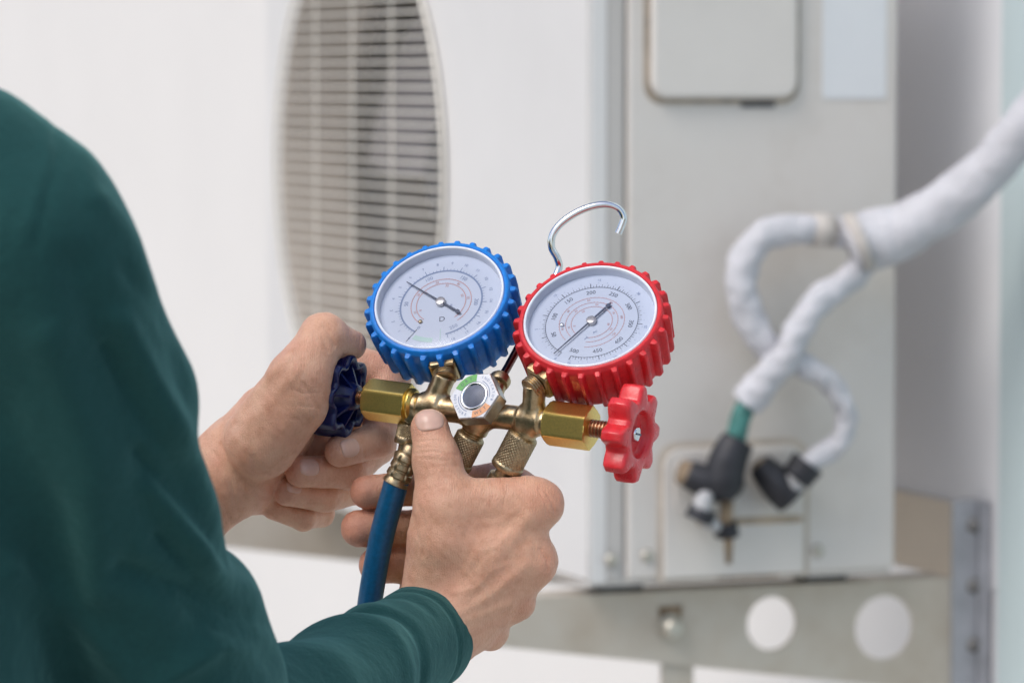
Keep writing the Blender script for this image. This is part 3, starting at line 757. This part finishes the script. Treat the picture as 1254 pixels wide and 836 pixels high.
# gauge necks: square brass block at the boot, thread below it
def neck(seat, u, n, w_, h_):
    s_ = np.cross(u, n); c = seat + u*4
    ring = lambda k, q: [c + u*k + s_*w_*q*sx + n*w_*q*sy for sx, sy in ((-1,-.86),(-.86,-1),(.86,-1),(1,-.86),(1,.86),(.86,1),(-.86,1),(-1,.86))]
    rr = [ring(0, .80), ring(2, .92), ring(h_*.5, 1.0), ring(h_, 1.12)]
    V = np.concatenate(rr); F = [list(range(8))[::-1], [24 + i for i in range(8)]]
    for k in range(3): F += [[k*8+i, k*8+(i+1) % 8, (k+1)*8+(i+1) % 8, (k+1)*8+i] for i in range(8)]
    return V, F
V, F = neck(red_seat, R_u, R_n, 19, 22); part('neck_block', V, F, M['brass'], R_g, ang=30)
V, F = neck(blue_seat, B_u, B_n, 18, 20); part('neck_block', V, F, M['brass'], B_g, ang=30)
thread('neck_thread', red_seat - R_u*9, red_seat + R_u*5, 15, 3.2, M['brass'], R_g)
thread('neck_thread', blue_seat - B_u*5, blue_seat + B_u*5, 15.2, 3.2, M['brass'], B_g)

# ---- sight glass with its printed hexagon
sg = empty('sight_glass', (0, 0, 0), 'hexagonal moisture indicator with a green and an orange segment', None); sg.parent = root
ex = nrm(np.array([.5, .87, 0]) - HEX_N*np.dot([.5, .87, 0], HEX_N)); ey = np.cross(HEX_N, ex)
H = [HEX_C + ex*34*math.cos(k*math.pi/3) + ey*34*math.sin(k*math.pi/3) for k in range(6)]
def hexring(r, z): return [HEX_C + HEX_N*z + (ex*math.cos(k*math.pi/3) + ey*math.sin(k*math.pi/3))*r for k in range(6)]
V = np.array(hexring(31.5, -24) + hexring(34, -20) + hexring(34, -1.2) + hexring(33, 0)); F = [list(range(6))[::-1], [18 + i for i in range(6)]]
for k in range(3): F += [[k*6+i, k*6+(i+1) % 6, (k+1)*6+(i+1) % 6, (k+1)*6+i] for i in range(6)]
part('hex_body', V, F, M['hex_steel'], sg, smooth=False)
V, F = prism([p + HEX_N*.3 for p in hexring(32.4, 0)], HEX_N*.5); part('printed_face', V, F, M['label_white'], sg, smooth=False)
dd = Dial(HEX_C + HEX_N*.8, -ey, ex, HEX_N)       # right, up in the face
ang0 = math.degrees(math.atan2(np.dot([-.50, .80, 0], ex), np.dot([-.50, .80, 0], -ey)))
dd.arc(19.5, 28.5, ang0 - 32, ang0 + 36, 0); dd.arc(19.5, 28.5, ang0 + 150, ang0 + 208, 1)
for s_, a0, dr in (('DRY', ang0 + 2, -1), ('WET', ang0 + 179, 1)):
    for k, c in enumerate(s_): dd.text(c, 23.8, a0 + dr*(k - 1)*15, 6.0, 2)
for st, a0, dr in (('MOISTURE', ang0 + 93, 1), ('INDICATOR', ang0 - 92, -1)):
    for k, c in enumerate(st): dd.text(c, 25.5, a0 + dr*(k - (len(st)-1)/2)*10.5, 4.8, 3)
    dd.arc(20.6, 21.4, a0 - 36, a0 + 36, 3)
dd.mb.out('face_print', [M['ink_green'], M['ink_orange'], M['ink_black'], M['ink_blue']], sg, smooth=False)
V, F = lathe([(18.5, .9), (18.5, 1.8), (17, 2.6), (15.2, 2.4), (14.6, 1.0), (14.4, .9)], HEX_C, HEX_N, 64, cap=(False, False)); part('eye_rim', V, F, M['chrome'], sg)
V, F = lathe([(14.8, .95), (14.8, 1.0)], HEX_C, HEX_N, 48); part('eye_disc', V, F, M['eye_dark'], sg, smooth=False)
V, F = lathe([(14.8, 1.2), (10, 2.2), (5, 2.8), (.8, 3.0)], HEX_C, HEX_N, 48, cap=(False, True)); part('eye_glass', V, F, M['eye_lens'], sg)

# ---- knobs
def knob(label, face_c, ax, m, back, face=True):
    k = empty('valve_knob', (0, 0, 0), label, None); k.parent = root
    pulse = lambda th: (np.clip(.5 + .62*np.cos(8*th), 0, 1))**1.05
    #            r    h   lobe
    pr = [(14, -34, 0), (20, -34, 0), (23, -31, 0), (27, -30, 0), (38, -30, 10), (42, -29, 14), (43.5, -26, 15.5), (44, -16, 15.5), (43.5, -5, 15.5), (42, -1.2, 14.5), (39.5, 0, 12), (34, .4, 4), (30.5, 0, 0),
          (29, -1.5, 0), (28, -5, 0), (27, -11, 0), (24, -12.5, 0), (9, -12.5, 0)]
    V, F = lathe([(a, b) for a, b, c in pr], face_c, ax, 256, lambda th, i: pr[i][2]*(pulse(th) if pr[i][2] else 0), x=np.array([.1, 1, .1]), cap=(True, True))
    part('handwheel', V, F, m, k)
    return k
RK = knob('red eight lobed valve knob', bar(244), AX, M['red_knob'], 30)
V, F = lathe([(9.5, -12.4), (9.5, -7), (8, -4.8), (4, -4)], bar(244), AX, 32); part('knob_screw', V, F, M['chrome'], RK, ang=35)
sx = nrm(np.cross(AX, [0.3, 1, 0])); c = bar(244) - AX*4.2
V, F = prism([c + sx*7 + np.cross(AX, sx)*1.2, c - sx*7 + np.cross(AX, sx)*1.2, c - sx*7 - np.cross(AX, sx)*1.2, c + sx*7 - np.cross(AX, sx)*1.2], AX*.6)
part('screw_slot', V, F, M['needle'], RK, smooth=False)
BK = empty('valve_knob', (0, 0, 0), 'dark blue lobed valve knob inside the left hand', None); BK.parent = root
pb = [(9, -64, 0), (38, -64, 4), (43, -60, 7.5), (43.5, -40, 9.5), (42.5, -6, 10.5), (41.5, -1.5, 10), (39, 0, 9), (36, -1.5, 7.5), (34, -6, 6), (32, -14, 4), (27, -17, 0), (24, -15, 0), (20, -3, 0), (15, 9, 0), (12.5, 10, 0)]
V, F = lathe([(a, b) for a, b, c in pb], bar(-150), AX, 256, lambda th, i: pb[i][2]*(np.clip(.5 + .62*np.cos(8*th), 0, 1))**.85, x=np.array([.1, 1, .1])); part('handwheel', V, F, M['blue_knob'], BK)
rb = MB()
for k in range(8):
    a_, b_, _ = frame(AX); t_ = k*math.pi/4; d_ = a_*math.cos(t_) + b_*math.sin(t_); p_ = np.cross(AX, d_)*1.6
    rb.add(prism([bar(-166) + d_*14 + p_, bar(-166) + d_*38 + p_, bar(-154) + d_*38 + p_, bar(-143) + d_*14 + p_], -2*p_))
rb.out('knob_web', M['blue_knob'], BK, smooth=False)

# ---- knurled couplings under the bar
def coupling(o, d, r, L, label=None):
    c = empty('hose_coupling', (0, 0, 0), None, None); c.parent = root
    NK = 26
    def kn(th, i):
        z = pz[i][1]
        if not pz[i][2]: return 0
        q = NK*th/2; s_ = z*NK/(2*r)*1.0
        return -1.5*(1 - np.minimum(np.abs(np.sin(q + s_)), np.abs(np.sin(q - s_)))**.6)
    pz = [(r*.82, 0, 0), (r*.96, 2.5, 0)] + [(r, 3 + i*(L-12)/40, 1) for i in range(41)] + [(r*1.02, L-8, 0), (r*1.05, L-6, 0), (r*1.05, L-1.5, 0), (r*.98, L, 0), (r*.80, L, 0), (r*.76, L-6, 0)]
    V, F = lathe([(a, b) for a, b, q in pz], o, d, 208, kn); part('knurled_sleeve', V, F, M['brass_dull'], c, ang=60)
    V, F = lathe([(r*.55, L-7), (r*.55, L+9), (r*.80, L+11), (r*.84, L+20), (r*.6, L+24), (r*.6, L+60)], o, d, 40); part('hose_barb', V, F, M['brass_dull'], c, ang=40)
    thread('port_thread', o - d*14, o + d*2, r*.80, 3.0, M['brass'], c)
    return c
coupling(port_mid + DN*30, DN, 18.5, 46)
coupling(port_right + DN*20, DN, 19.5, 50)
coupling(port_left + DN*26, nrm([-.18, -.97, -.06]), 13, 26)

# ---- hook
hk = [HK0, vp(632, 431, -42), vp(662, 375, -78), vp(683, 333, -92), vp(683, 318, -92), vp(675.5, 303, -90), vp(677, 287, -90), vp(690, 271, -90), vp(713, 257, -90), vp(738, 250.5, -90), vp(756, 254.5, -90), vp(763.5, 266, -90), vp(761, 277, -90), vp(757, 286, -90)]
V, F = tube(hk, 4.6, 16, 8); part('hanging_hook', V, F, M['chrome'], root, ang=50)
ax_h = nrm(hk[1] - HK0)
V, F = lathe([(9, -8), (12.5, -6), (13.5, -2), (13.5, 3), (11, 5), (11, 7), (8, 9), (6, 10)], HK0, ax_h, 40); part('hook_cap', V, F, M['brass'], root, ang=40)
V, F = tube([HK0 + ax_h*9.5, HK0 + ax_h*40, hk[2] - nrm(hk[2]-hk[1])*20], 5.2, 16, 4); part('hook_shank', V, F, M['chrome_dark'], root, ang=50)

# ---- hoses
bh = empty('blue_hose', wld(vp(486, 585, -16))[0], 'blue hose hanging from the brass fitting by the right thumb', 'hose')
p0 = vp(499, 560, -14); p1 = vp(484, 592, -18); d0 = nrm(p1 - p0)
pr = [(9, -14), (11, -12), (12, -4), (14.5, -2)]
for k in range(3): pr += [(16, k*11), (16.5, k*11 + 6), (14.8, k*11 + 8), (14.8, k*11 + 10)]
pr += [(16, 34), (16.5, 38), (15, 39)]
V, F = lathe(pr, p0 - d0*2, d0, 48, lambda th, k: -1.6*(np.cos(6*th) > .75)*(3 < k < 15)); part('crimp_ferrule', V, F, M['brass_dull'], bh, ang=40)
hose = [p1 - d0*4, vp(481, 606, -21), vp(469, 650, -30), vp(459, 700, -38), vp(452, 745, -48), vp(446, 800, -70), vp(430, 900, -110), vp(380, 1300, -160), vp(330, 2300, -200), vp(420, 3380, -160)]
V, F = tube(hose, 15.5, 28, 10); part('rubber_hose', V, F, M['blue_hose'], bh)
yh = [port_mid + DN*82, vp(552, 628, -32), vp(524, 672, -36), vp(510, 705, -40), vp(500, 750, -60), vp(485, 820, -110), vp(450, 1000, -150), vp(420, 1500, -170), vp(400, 2400, -170), vp(520, 3380, -190)]
V, F = tube(yh, 12.0, 20, 8)
yo = part('yellow_hose', V, F, M['yellow_hose'], None)
tag(yo, 'yellow hose sliver between the right palm and the curled fingers', 'hose')
# ------------------------------------------------------------------ person (view space)
person = empty('person', (-0.42, 1.78, 0), 'person in a dark green long sleeved sweater working the manifold with both hands', 'person')
def K(p, r): return r*(D - p[2])/D
def chain(f, pts, k=7, root=None, kr=14, reach=40, flat=None):
    """pts: (px, py, z, r) in photo pixels"""
    P = [vp(a, b, c) for a, b, c, r in pts]; R = [K(p, q[3]) for p, q in zip(P, pts)]
    for i in range(len(P) - 1):
        f.cone(P[i], P[i+1], R[i], R[i+1], k, flat=flat, kroot=(P[0] if root is None else root, kr, reach))
VZ = np.array([0, 0, 1.0])

# ---- right hand: back towards the viewer
fr = Field(vp(395, 860, -150), vp(720, 470, 130), 1.6)
FP = []      # flush spots (point, reach, amount)
fr.cone(vp(470, 815, 60), vp(540, 765, 24), 46, 46, 10, flat=((.5, .6, -.6), .9))
WR = (534, 766, 24, 46)
for mcp, k in (((660, 616, 34, 29), 20), ((650, 684, 26, 29), 22), ((629, 731, 10, 26), 20), ((598, 768, -8, 25), 18)):
    chain(fr, [WR, mcp], k, kr=22)
chain(fr, [(548, 660, 36, 46), (600, 690, 22, 41)], 20); chain(fr, [(600, 665, 30, 38), (640, 690, 20, 32)], 22)
chain(fr, [(560, 622, 40, 36), (642, 612, 34, 29)], 16)
# thumb
chain(fr, [(536, 716, 22, 44), (546, 622, 38, 39), (535, 563, 30, 27.5), (526, 524, 20, 23.5)], 12, kr=16, reach=60)
# fingers wrap behind the hoses
chain(fr, [(663, 618, 28, 27), (630, 597, -20, 25), (605, 590, -58, 23), (520, 598, -74, 21), (450, 602, -62, 21)], 5, kr=14, reach=34)
chain(fr, [(655, 690, 22, 26), (628, 664, -30, 24), (600, 650, -70, 23), (510, 646, -84, 22), (440, 647, -68, 23)], 5, kr=14, reach=34)
chain(fr, [(630, 738, 6, 24), (606, 712, -40, 22), (590, 700, -76, 22), (520, 692, -92, 21), (462, 692, -76, 23)], 5, kr=14, reach=34)
chain(fr, [(600, 774, -18, 22), (570, 742, -74, 18), (530, 728, -90, 16), (503, 724, -84, 15)], 4, kr=12, reach=30)

# ---- left hand: palm side towards the viewer, fist round the blue knob
fg = Field(vp(105, 735, -260), vp(515, 365, 20), 1.6)
fg.cone(vp(166, 672, -124), vp(225, 635, -115), 42, 49, 10, flat=((0, 0, 1), .8))
fg.cone(vp(225, 635, -115), vp(285, 575, -105), 49, 54, 10, flat=((0, 0, 1), .72))
chain(fg, [(285, 575, -108, 53), (335, 520, -105, 52)], 20)
chain(fg, [(290, 580, -110, 48), (318, 600, -135, 30)], 16)
for mcp in ((395, 445, -168, 32), (375, 490, -186, 30), (357, 535, -190, 28), (342, 575, -185, 25)):
    chain(fg, [(300, 560, -130, 46), mcp], 18, kr=20)
chain(fg, [(318, 538, -54, 44), (367, 462, -24, 36.5), (396, 412, -46, 27.5), (431, 422, -74, 18)], 11, kr=18, reach=60)
chain(fg, [(324, 545, -48, 38), (370, 496, -26, 32)], 18)
chain(fg, [(366, 556, -150, 22), (404, 540, -172, 20)], 10)
chain(fg, [(398, 440, -170, 30), (478, 462, -172, 25), (463, 538, -112, 22), (417, 552, -74, 20)], 5, kr=14, reach=34)
chain(fg, [(378, 490, -190, 28), (462, 545, -190, 23), (428, 578, -124, 21), (369, 577, -84, 19.5)], 5, kr=14, reach=34)
chain(fg, [(358, 540, -195, 26), (436, 596, -195, 21), (398, 607, -140, 20), (352, 602, -104, 17.5)], 4, kr=12, reach=30)
chain(fg, [(342, 580, -188, 22), (392, 628, -190, 17), (372, 634, -150, 15.5), (335, 622, -128, 14)], 4, kr=12, reach=30)

def detail(V, N, feats, zmin=-1e9):
    """grooves (+) and ridges (-) along photo-space polylines on the side facing the viewer"""
    k = (D - V[:, 2])/F_PX
    P = np.stack([V[:, 0]/k + W_PX/2, H_PX/2 - V[:, 1]/k], 1); off = np.zeros(len(V))
    gate = np.clip(N[:, 2]*1.6 + .1, 0, 1)*(V[:, 2] > zmin)
    for L, amp, wd in feats:
        L = np.array(L, float); lo, hi = L.min(0) - 4*wd, L.max(0) + 4*wd
        m = np.all((P > lo) & (P < hi), axis=1)
        if m.any():
            d = dist_poly(P[m], L); off[m] += amp*np.exp(-(d/wd)**2)*gate[m]
    return V - N*off[:, None], P
def flush(V, spots):
    f = np.zeros(len(V))
    for p, r, a in spots: f = np.maximum(f, a*np.exp(-np.sum((V - p)**2, 1)/(r*r)))
    return np.clip(f, 0, 1)

r_feats = [
  # tendons and the hollows between them
  ([(556, 742), (600, 690), (648, 632)], -2.0, 9), ([(562, 752), (610, 722), (645, 692)], -2.4, 7), ([(560, 766), (600, 748), (625, 738)], -2.2, 6),
  ([(575, 742), (612, 702), (640, 664)], 1.0, 9), ([(572, 765), (608, 738), (632, 716)], 1.5, 7), ([(578, 780), (604, 762), (618, 750)], 1.5, 6),
  ([(652, 652), (668, 652), (684, 654)], 2.2, 9), ([(640, 718), (655, 714), (668, 712)], 2.2, 8), ([(614, 756), (630, 758), (645, 760)], 2.2, 8),
  ([(520, 740), (560, 700), (575, 660)], .8, 14), ([(590, 590), (600, 625), (596, 660)], 1.0, 18),
  # veins
  ([(570, 700), (585, 675), (610, 668), (625, 650)], -1.0, 4), ([(556, 725), (583, 720), (600, 700), (622, 690)], -1.0, 4), ([(585, 640), (610, 640), (630, 625)], -.8, 4),
  # thumb creases
  ([(505, 556), (530, 552), (560, 557)], .8, 1.8), ([(510, 561), (528, 562), (550, 564)], .6, 1.8), ([(512, 548), (532, 547), (548, 550)], .45, 1.8), ([(520, 573), (540, 571), (560, 571)], .45, 2.0),
  ([(512, 541), (530, 539), (550, 541)], .5, 1.6), ([(508, 610), (520, 640), (518, 680)], .9, 2.5), ([(505, 630), (512, 660), (508, 700)], .7, 2.2), ([(518, 600), (548, 592), (578, 596)], .5, 2.6),
  # knuckle creases
  ([(668, 602), (676, 614), (680, 628)], 1.2, 1.8), ([(660, 600), (668, 615), (671, 630)], 1.0, 1.8), ([(662, 672), (670, 684), (671, 698)], 1.2, 1.8), ([(654, 672), (661, 685), (662, 700)], .5, 2.0),
  ([(600, 585), (606, 600), (600, 618)], .6, 3), ([(612, 583), (620, 600), (617, 620)], .5, 3),
]
l_feats = [
  ([(372, 470), (388, 500), (384, 530), (366, 552)], 1.2, 3), ([(356, 476), (372, 482), (392, 481), (404, 484)], .55, 1.6), ([(366, 497), (382, 498), (400, 503)], .6, 1.6), ([(352, 510), (370, 518), (384, 517)], .3, 2.2), ([(330, 520), (350, 536), (366, 540)], .35, 2.4), ([(318, 470), (334, 486), (342, 508)], .35, 2.6),
  ([(270, 545), (290, 575), (300, 610)], 1.6, 4), ([(262, 555), (282, 590), (292, 630)], 1.2, 3.5), ([(290, 520), (305, 545), (318, 585)], 1.0, 5),
  ([(398, 400), (404, 410), (410, 424)], 1.3, 2.4), ([(391, 402), (397, 416), (402, 430)], .9, 2.2), ([(380, 396), (385, 408), (386, 420)], .6, 2.2),
  ([(262, 530), (320, 470), (356, 432)], -2.2, 6), ([(285, 540), (330, 490), (365, 452)], -1.2, 7), ([(330, 470), (345, 500), (340, 540)], 1.0, 8),
  ([(442, 540), (446, 552), (446, 566)], .9, 2.2), ([(396, 562), (400, 576), (400, 592)], .9, 2.2), ([(380, 594), (384, 606), (384, 620)], .8, 2.2),
  ([(262, 600), (275, 620), (285, 645)], 1.0, 3), ([(310, 560), (325, 580), (332, 596)], 1.2, 4), ([(300, 590), (318, 606), (335, 612)], 1.4, 4),
]
def hand(f, feats, spots):
    V, Q = f.nets(2); N = vnormals(V, Q)
    V, P = detail(V, N, feats)
    V = V + N*(wob(V, .10, 11)*.45 + wob(V, .32, 12)*.22)[:, None]
    return V, Q, flush(V, spots)
rs = [(vp(526, 520, 34), 26, .55), (vp(668, 612, 40), 26, .7), (vp(664, 688, 34), 24, .7), (vp(640, 738, 24), 22, .6), (vp(606, 780, 10), 20, .5), (vp(540, 560, 46), 20, .25),
      (vp(440, 603, -55), 34, .9), (vp(432, 648, -60), 36, .9), (vp(455, 692, -65), 34, .9), (vp(590, 640, 50), 40, .2), (vp(620, 720, 30), 30, .3)]
ls = [(vp(398, 556, -60), 26, .55), (vp(350, 580, -70), 26, .6), (vp(334, 604, -90), 26, .6), (vp(396, 392, -80), 22, .6), (vp(445, 424, -100), 20, .6), (vp(385, 540, -60), 22, .3), (vp(470, 500, -120), 30, .8), (vp(470, 440, -150), 34, .5), (vp(300, 630, -100), 30, .2)]
RV, RQ, RF = hand(fr, r_feats, rs)
LV, LQ, LF = hand(fg, l_feats, ls)

# ---- rest of the body under the clothes, with neck and head (mostly outside the picture)
SR = vp(8, 292, 960); ER = vp(248, 944, 600); WRv = vp(520, 778, 30)
SL = SR + 820*np.array([-.8, 0, -.6]); EL = np.array([-760., -330, 160]); WL = vp(235, 625, -122)
CH = (SR + SL)/2; HIP = CH + np.array([0, -1250., 0]); RIGHT = nrm(SR - SL); FWD = np.array([.6, 0, -.8])
fb = Field(np.minimum(np.minimum(SL, HIP) - [300, 200, 300], WL - 120), np.array([460, CH[1] + 900, SR[2] + 260]), 14)
for a, b, r1, r2 in ((SR, ER, 80, 68), (ER, WRv, 66, 40), (SL, EL, 80, 66), (EL, WL, 64, 44), (SR, CH, 105, 150), (SL, CH, 105, 150)):
    fb.cone(a, b, r1, r2, 30)
fb.cone(CH + [0, -60, 0], HIP, 270, 270, 60, flat=(FWD, .6))
NK = CH + np.array([0, 130., 0]) + FWD*20; HD = CH + np.array([0, 480., 0]) + FWD*90
fb.cone(NK - [0, 60, 0], HD - [0, 120, 0], 120, 105, 30)
fb.cone(HD + [0, 60, 0] - FWD*20, HD - [0, 90, 0] + FWD*40, 178, 130, 40, flat=(RIGHT, .84))
fb.cone(HD + FWD*205, HD + FWD*222 - [0, 60, 0], 16, 26, 20)
for s_ in (-1, 1): fb.cone(HD + RIGHT*150*s_ + [0, 20, 0], HD + RIGHT*146*s_ - [0, 40, 0], 34, 22, 12, flat=(RIGHT, .4))
fb.cone(HD + FWD*165 - [0, 122, 0] - RIGHT*26, HD + FWD*165 - [0, 122, 0] + RIGHT*26, 18, 18, 10)
BV, BQ = fb.nets(2)
# the hands' forearms run into the arms, so body, arms and hands are one mesh
BB = MB().add((RV, RQ)).add((LV, LQ)).add((BV, BQ))
body = BB.out('body', M['skin'], person)
at = body.data.attributes.new('flush', 'FLOAT', 'POINT'); at.data.foreach_set('value', np.concatenate([RF, LF, np.full(len(BV), .1)]).astype(np.float32))

# ---- nails
def nail(pts, tip, back, out, wd, ln, lift=.5):
    """patch laid on one finger's own surface, free edge at tip, looking along -out"""
    q = np.array([vp(a, b, c) for a, b, c, r in pts]); f = Field(q.min(0) - 60, q.max(0) + 60, 1.6); chain(f, pts, 5)
    tip, back = np.asarray(tip, float), np.asarray(back, float); ax = nrm(tip - back); o = nrm(out - np.dot(out, ax)*ax); sd = np.cross(ax, o)
    n = 17; g = np.linspace(-1, 1, n); A, B = np.meshgrid(g, g, indexing='ij')
    r = np.maximum(np.abs(A), np.abs(B)); sq = np.where(r > 0, r/np.maximum((np.abs(A)**3 + np.abs(B)**3)**(1/3), 1e-9), 1)
    A, B = (A*sq).ravel(), (B*sq).ravel()
    P = tip + np.outer(B*ln*.5 - ln*.5, ax) + np.outer(A*wd*.5, sd) + o*34
    for _ in range(60): P = P - o*np.clip(f.sample(P), -3, 3)[:, None]*.7
    edge = (np.abs(A)**3 + np.abs(B)**3)**(1/3)
    top = P + o*(lift*np.where(edge > .97, -.3, 1))[:, None] + o*(.8*(1 - A*A))[:, None] + np.outer(np.clip(B, 0, 1)*.7, o)
    Q = [[i*n + j, (i+1)*n + j, (i+1)*n + j + 1, i*n + j + 1] for i in range(n-1) for j in range(n-1)]
    V = np.vstack([top, P - o*1.4]); m = n*n; F = Q + [[m + a for a in q[::-1]] for q in Q]
    ring = [i*n for i in range(n)] + [(n-1)*n + j for j in range(1, n)] + [i*n + n-1 for i in range(n-2, -1, -1)] + [j for j in range(n-2, 0, -1)]
    F += [[ring[(i+1) % len(ring)], ring[i], m + ring[i], m + ring[(i+1) % len(ring)]] for i in range(len(ring))]
    return part('fingernail', V, F, M['nail'], person)
nail([(546, 622, 38, 39), (535, 563, 30, 27.5), (526, 524, 20, 23.5)], vp(524, 502, 20), vp(532, 548, 30), np.array([-.05, .45, .9]), 36, 29)
nail([(463, 538, -112, 22), (417, 552, -74, 20)], vp(408, 555, -70), vp(455, 543, -105), np.array([.0, .1, 1]), 23, 25)
nail([(428, 578, -124, 21), (369, 577, -84, 19.5)], vp(357, 575, -84), vp(410, 577, -114), np.array([.0, .2, 1]), 22, 26)
nail([(398, 607, -140, 20), (352, 602, -104, 17.5)], vp(340, 600, -104), vp(390, 606, -138), np.array([.0, .3, 1]), 17, 20)

# ---- sweater
WS = vp(178, 662, -122)
fs = Field(np.minimum(np.minimum(SL, HIP + [0, 200, 0]) - [320, 150, 300], WL - 120), np.array([200, SR[1] + 290, SR[2] + 240]), 7)
fs.cone(SR, ER, K(SR, 141), K(ER, 117), 15)
fs.cone(vp(42, 342, 940), vp(104, 490, 850), K(SR, 139), 112, 18); fs.cone(vp(226, 764, 640), vp(240, 830, 620), 92, 96, 34)
fs.cone(SR + [-50, 46, 0], CH + [0, 150, 0], K(SR, 138), 165, 18); fs.cone(SL, CH + [0, 40, 0], 118, 190, 40)
fs.cone(CH + [0, -60, 0], HIP + [0, 250, 0], 350, 335, 60, flat=(FWD, .62))
fs.cone(CH + RIGHT*120 + [0, -120, 0], HIP + RIGHT*120 + [0, 300, 0], 250, 260, 60)
fs.cone(NK - [0, 50, 0], NK + [0, 40, 0], 142, 128, 30)
fs.cone(SL, EL, 116, 100, 20); fs.cone(EL, WS, 100, 64, 20)
SV, SQ = fs.nets(2); SN = vnormals(SV, SQ)
folds = [([(150, 395), (205, 500), (240, 560), (300, 668)], -12, 16), ([(140, 430), (190, 530), (225, 590), (280, 690)], 8, 12), ([(95, 330), (150, 470), (190, 620), (250, 760)], 9, 26), ([(175, 560), (240, 640), (330, 700)], 9, 13), ([(190, 600), (260, 690), (350, 738)], -11, 13),
         ([(150, 700), (240, 730), (340, 800)], 11, 17), ([(190, 840), (270, 790), (352, 790)], -10, 14), ([(60, 420), (110, 560), (120, 720)], -11, 28), ([(0, 520), (60, 640), (80, 830)], 10, 34), ([(20, 700), (90, 760), (160, 830)], -9, 18), ([(200, 660), (290, 745), (352, 765)], 7, 8), ([(225, 730), (300, 772), (355, 778)], -6, 7),
         ([(20, 116), (62, 140), (68, 200), (40, 300)], 2.2, 5), ([(10, 112), (52, 140), (56, 200), (30, 290)], -1.8, 6), ([(70, 145), (100, 180), (110, 240)], -5, 13), ([(215, 430), (245, 520), (262, 590)], 6, 12), ([(120, 250), (165, 300), (190, 350)], -6, 14), ([(150, 330), (185, 370), (205, 400)], 5, 9)]
SV, _ = detail(SV, SN, folds, 300)
SV = SV + SN*(wob(SV, .012, 5)*7 + wob(SV, .03, 6)*2.5)[:, None]
SW = MB().add((SV, SQ))
# right sleeve from the elbow to the ribbed cuff
a = ER; c1 = vp(524, 776, 26); d1 = nrm(c1 - a); LEN = np.linalg.norm(c1 - a)
TT = np.linspace(-.12, 1, 150); PP = np.array([a + d1*LEN*t for t in TT])
RR = np.interp(TT, [-.12, .2, .5, .72, .86, .93, .97, 1], [88, 86, 79, 71, 66, 64, 63.5, 63])
def sl_mod(th, t, p):
    # bunched folds that fade round the arm, a stitched hem at the end
    o = 0
    for c, wd, amp, ph, sl in ((.64, .030, 6, .6, .05), (.70, .020, -6.5, .3, .06), (.79, .034, 4.5, 1.0, -.03), (.855, .016, -5, 1.3, .03), (.50, .05, -6, 1.2, .08), (.40, .06, 6, .4, .05)):
        cc = c + sl*np.sin(th + ph) + .014*np.sin(th*2 + ph*3)
        o = o + amp*np.exp(-((t - cc)/wd)**2)*np.clip(.45 + .75*np.cos(th - 1.4 + 2*ph), 0, 1)
    o = o - 1.8*np.exp(-((t - .93)/.007)**2) + .8*(t > .937) - 3*np.clip((t - .987)/.013, 0, 1)**2
    return o + 1.6*np.sin(2*th + 9*t) + .9*np.sin(3*th - 14*t)
V, F = tube(PP, RR, 144, 0, cap=False, mod=sl_mod); n = 144; m = len(V)
last = V[-n:]; cc = last.mean(0)
inn = [cc + (last - cc)*.955 + d1*-1.5, cc + (last - cc)*.93 - d1*6, cc + (last - cc)*.86 - d1*45]
V = np.vstack([V] + inn); b0 = m - n
for k in range(3):
    s0 = b0 + k*n
    F += [[s0 + i, s0 + (i+1) % n, s0 + n + (i+1) % n, s0 + n + i] for i in range(n)]
SW.add((V, F))
SW.out('sweater', M['cloth'], person)

# ---- trousers, shoes and hair, outside the picture
hw = wld(HIP)[0]; lr = wld(SR)[0] - wld(SL)[0]; lr = nrm([lr[0], lr[1], 0]); fw = np.array([-lr[1], lr[0], 0])
tr = MB().add(tube([hw + [0, 0, .12], hw, hw - [0, 0, .08]], [.155, .165, .13], 32, 4))
for s_ in (-1, 1):
    h_ = hw + lr*.085*s_ - [0, 0, .04]; f_ = hw + lr*.12*s_; f_ = np.array([f_[0], f_[1], .06]); kn = (h_ + f_)/2 + fw*.02
    tr.add(tube([h_, h_*.6 + kn*.4, kn, kn*.5 + f_*.5, f_], [.105, .095, .075, .068, .066], 28, 5))
tr.out('trousers', M['trousers'], person, world=True)
for s_ in (-1, 1):
    f_ = hw + lr*.12*s_; f_ = np.array([f_[0], f_[1], 0])
    V, F = tube([f_ - fw*.08 + [0, 0, .05], f_ + [0, 0, .055], f_ + fw*.10 + [0, 0, .042], f_ + fw*.19 + [0, 0, .034]], [.042, .05, .042, .026], 20, 5)
    V[:, 2] = np.maximum(V[:, 2], 0.004); part('shoe', V, F, M['shoe'], person, world=True)
fh = Field(HD - 330, HD + 330, 9)
fh.cone(HD + [0, 80, 0] - FWD*45, HD - [0, 30, 0] - FWD*70, 186, 160, 30, flat=(RIGHT, .86))
HV, HQ = fh.nets(2); HN = vnormals(HV, HQ)
part('hair', HV + HN*(wob(HV, .09, 8)*5)[:, None], HQ, M['hair'], person)
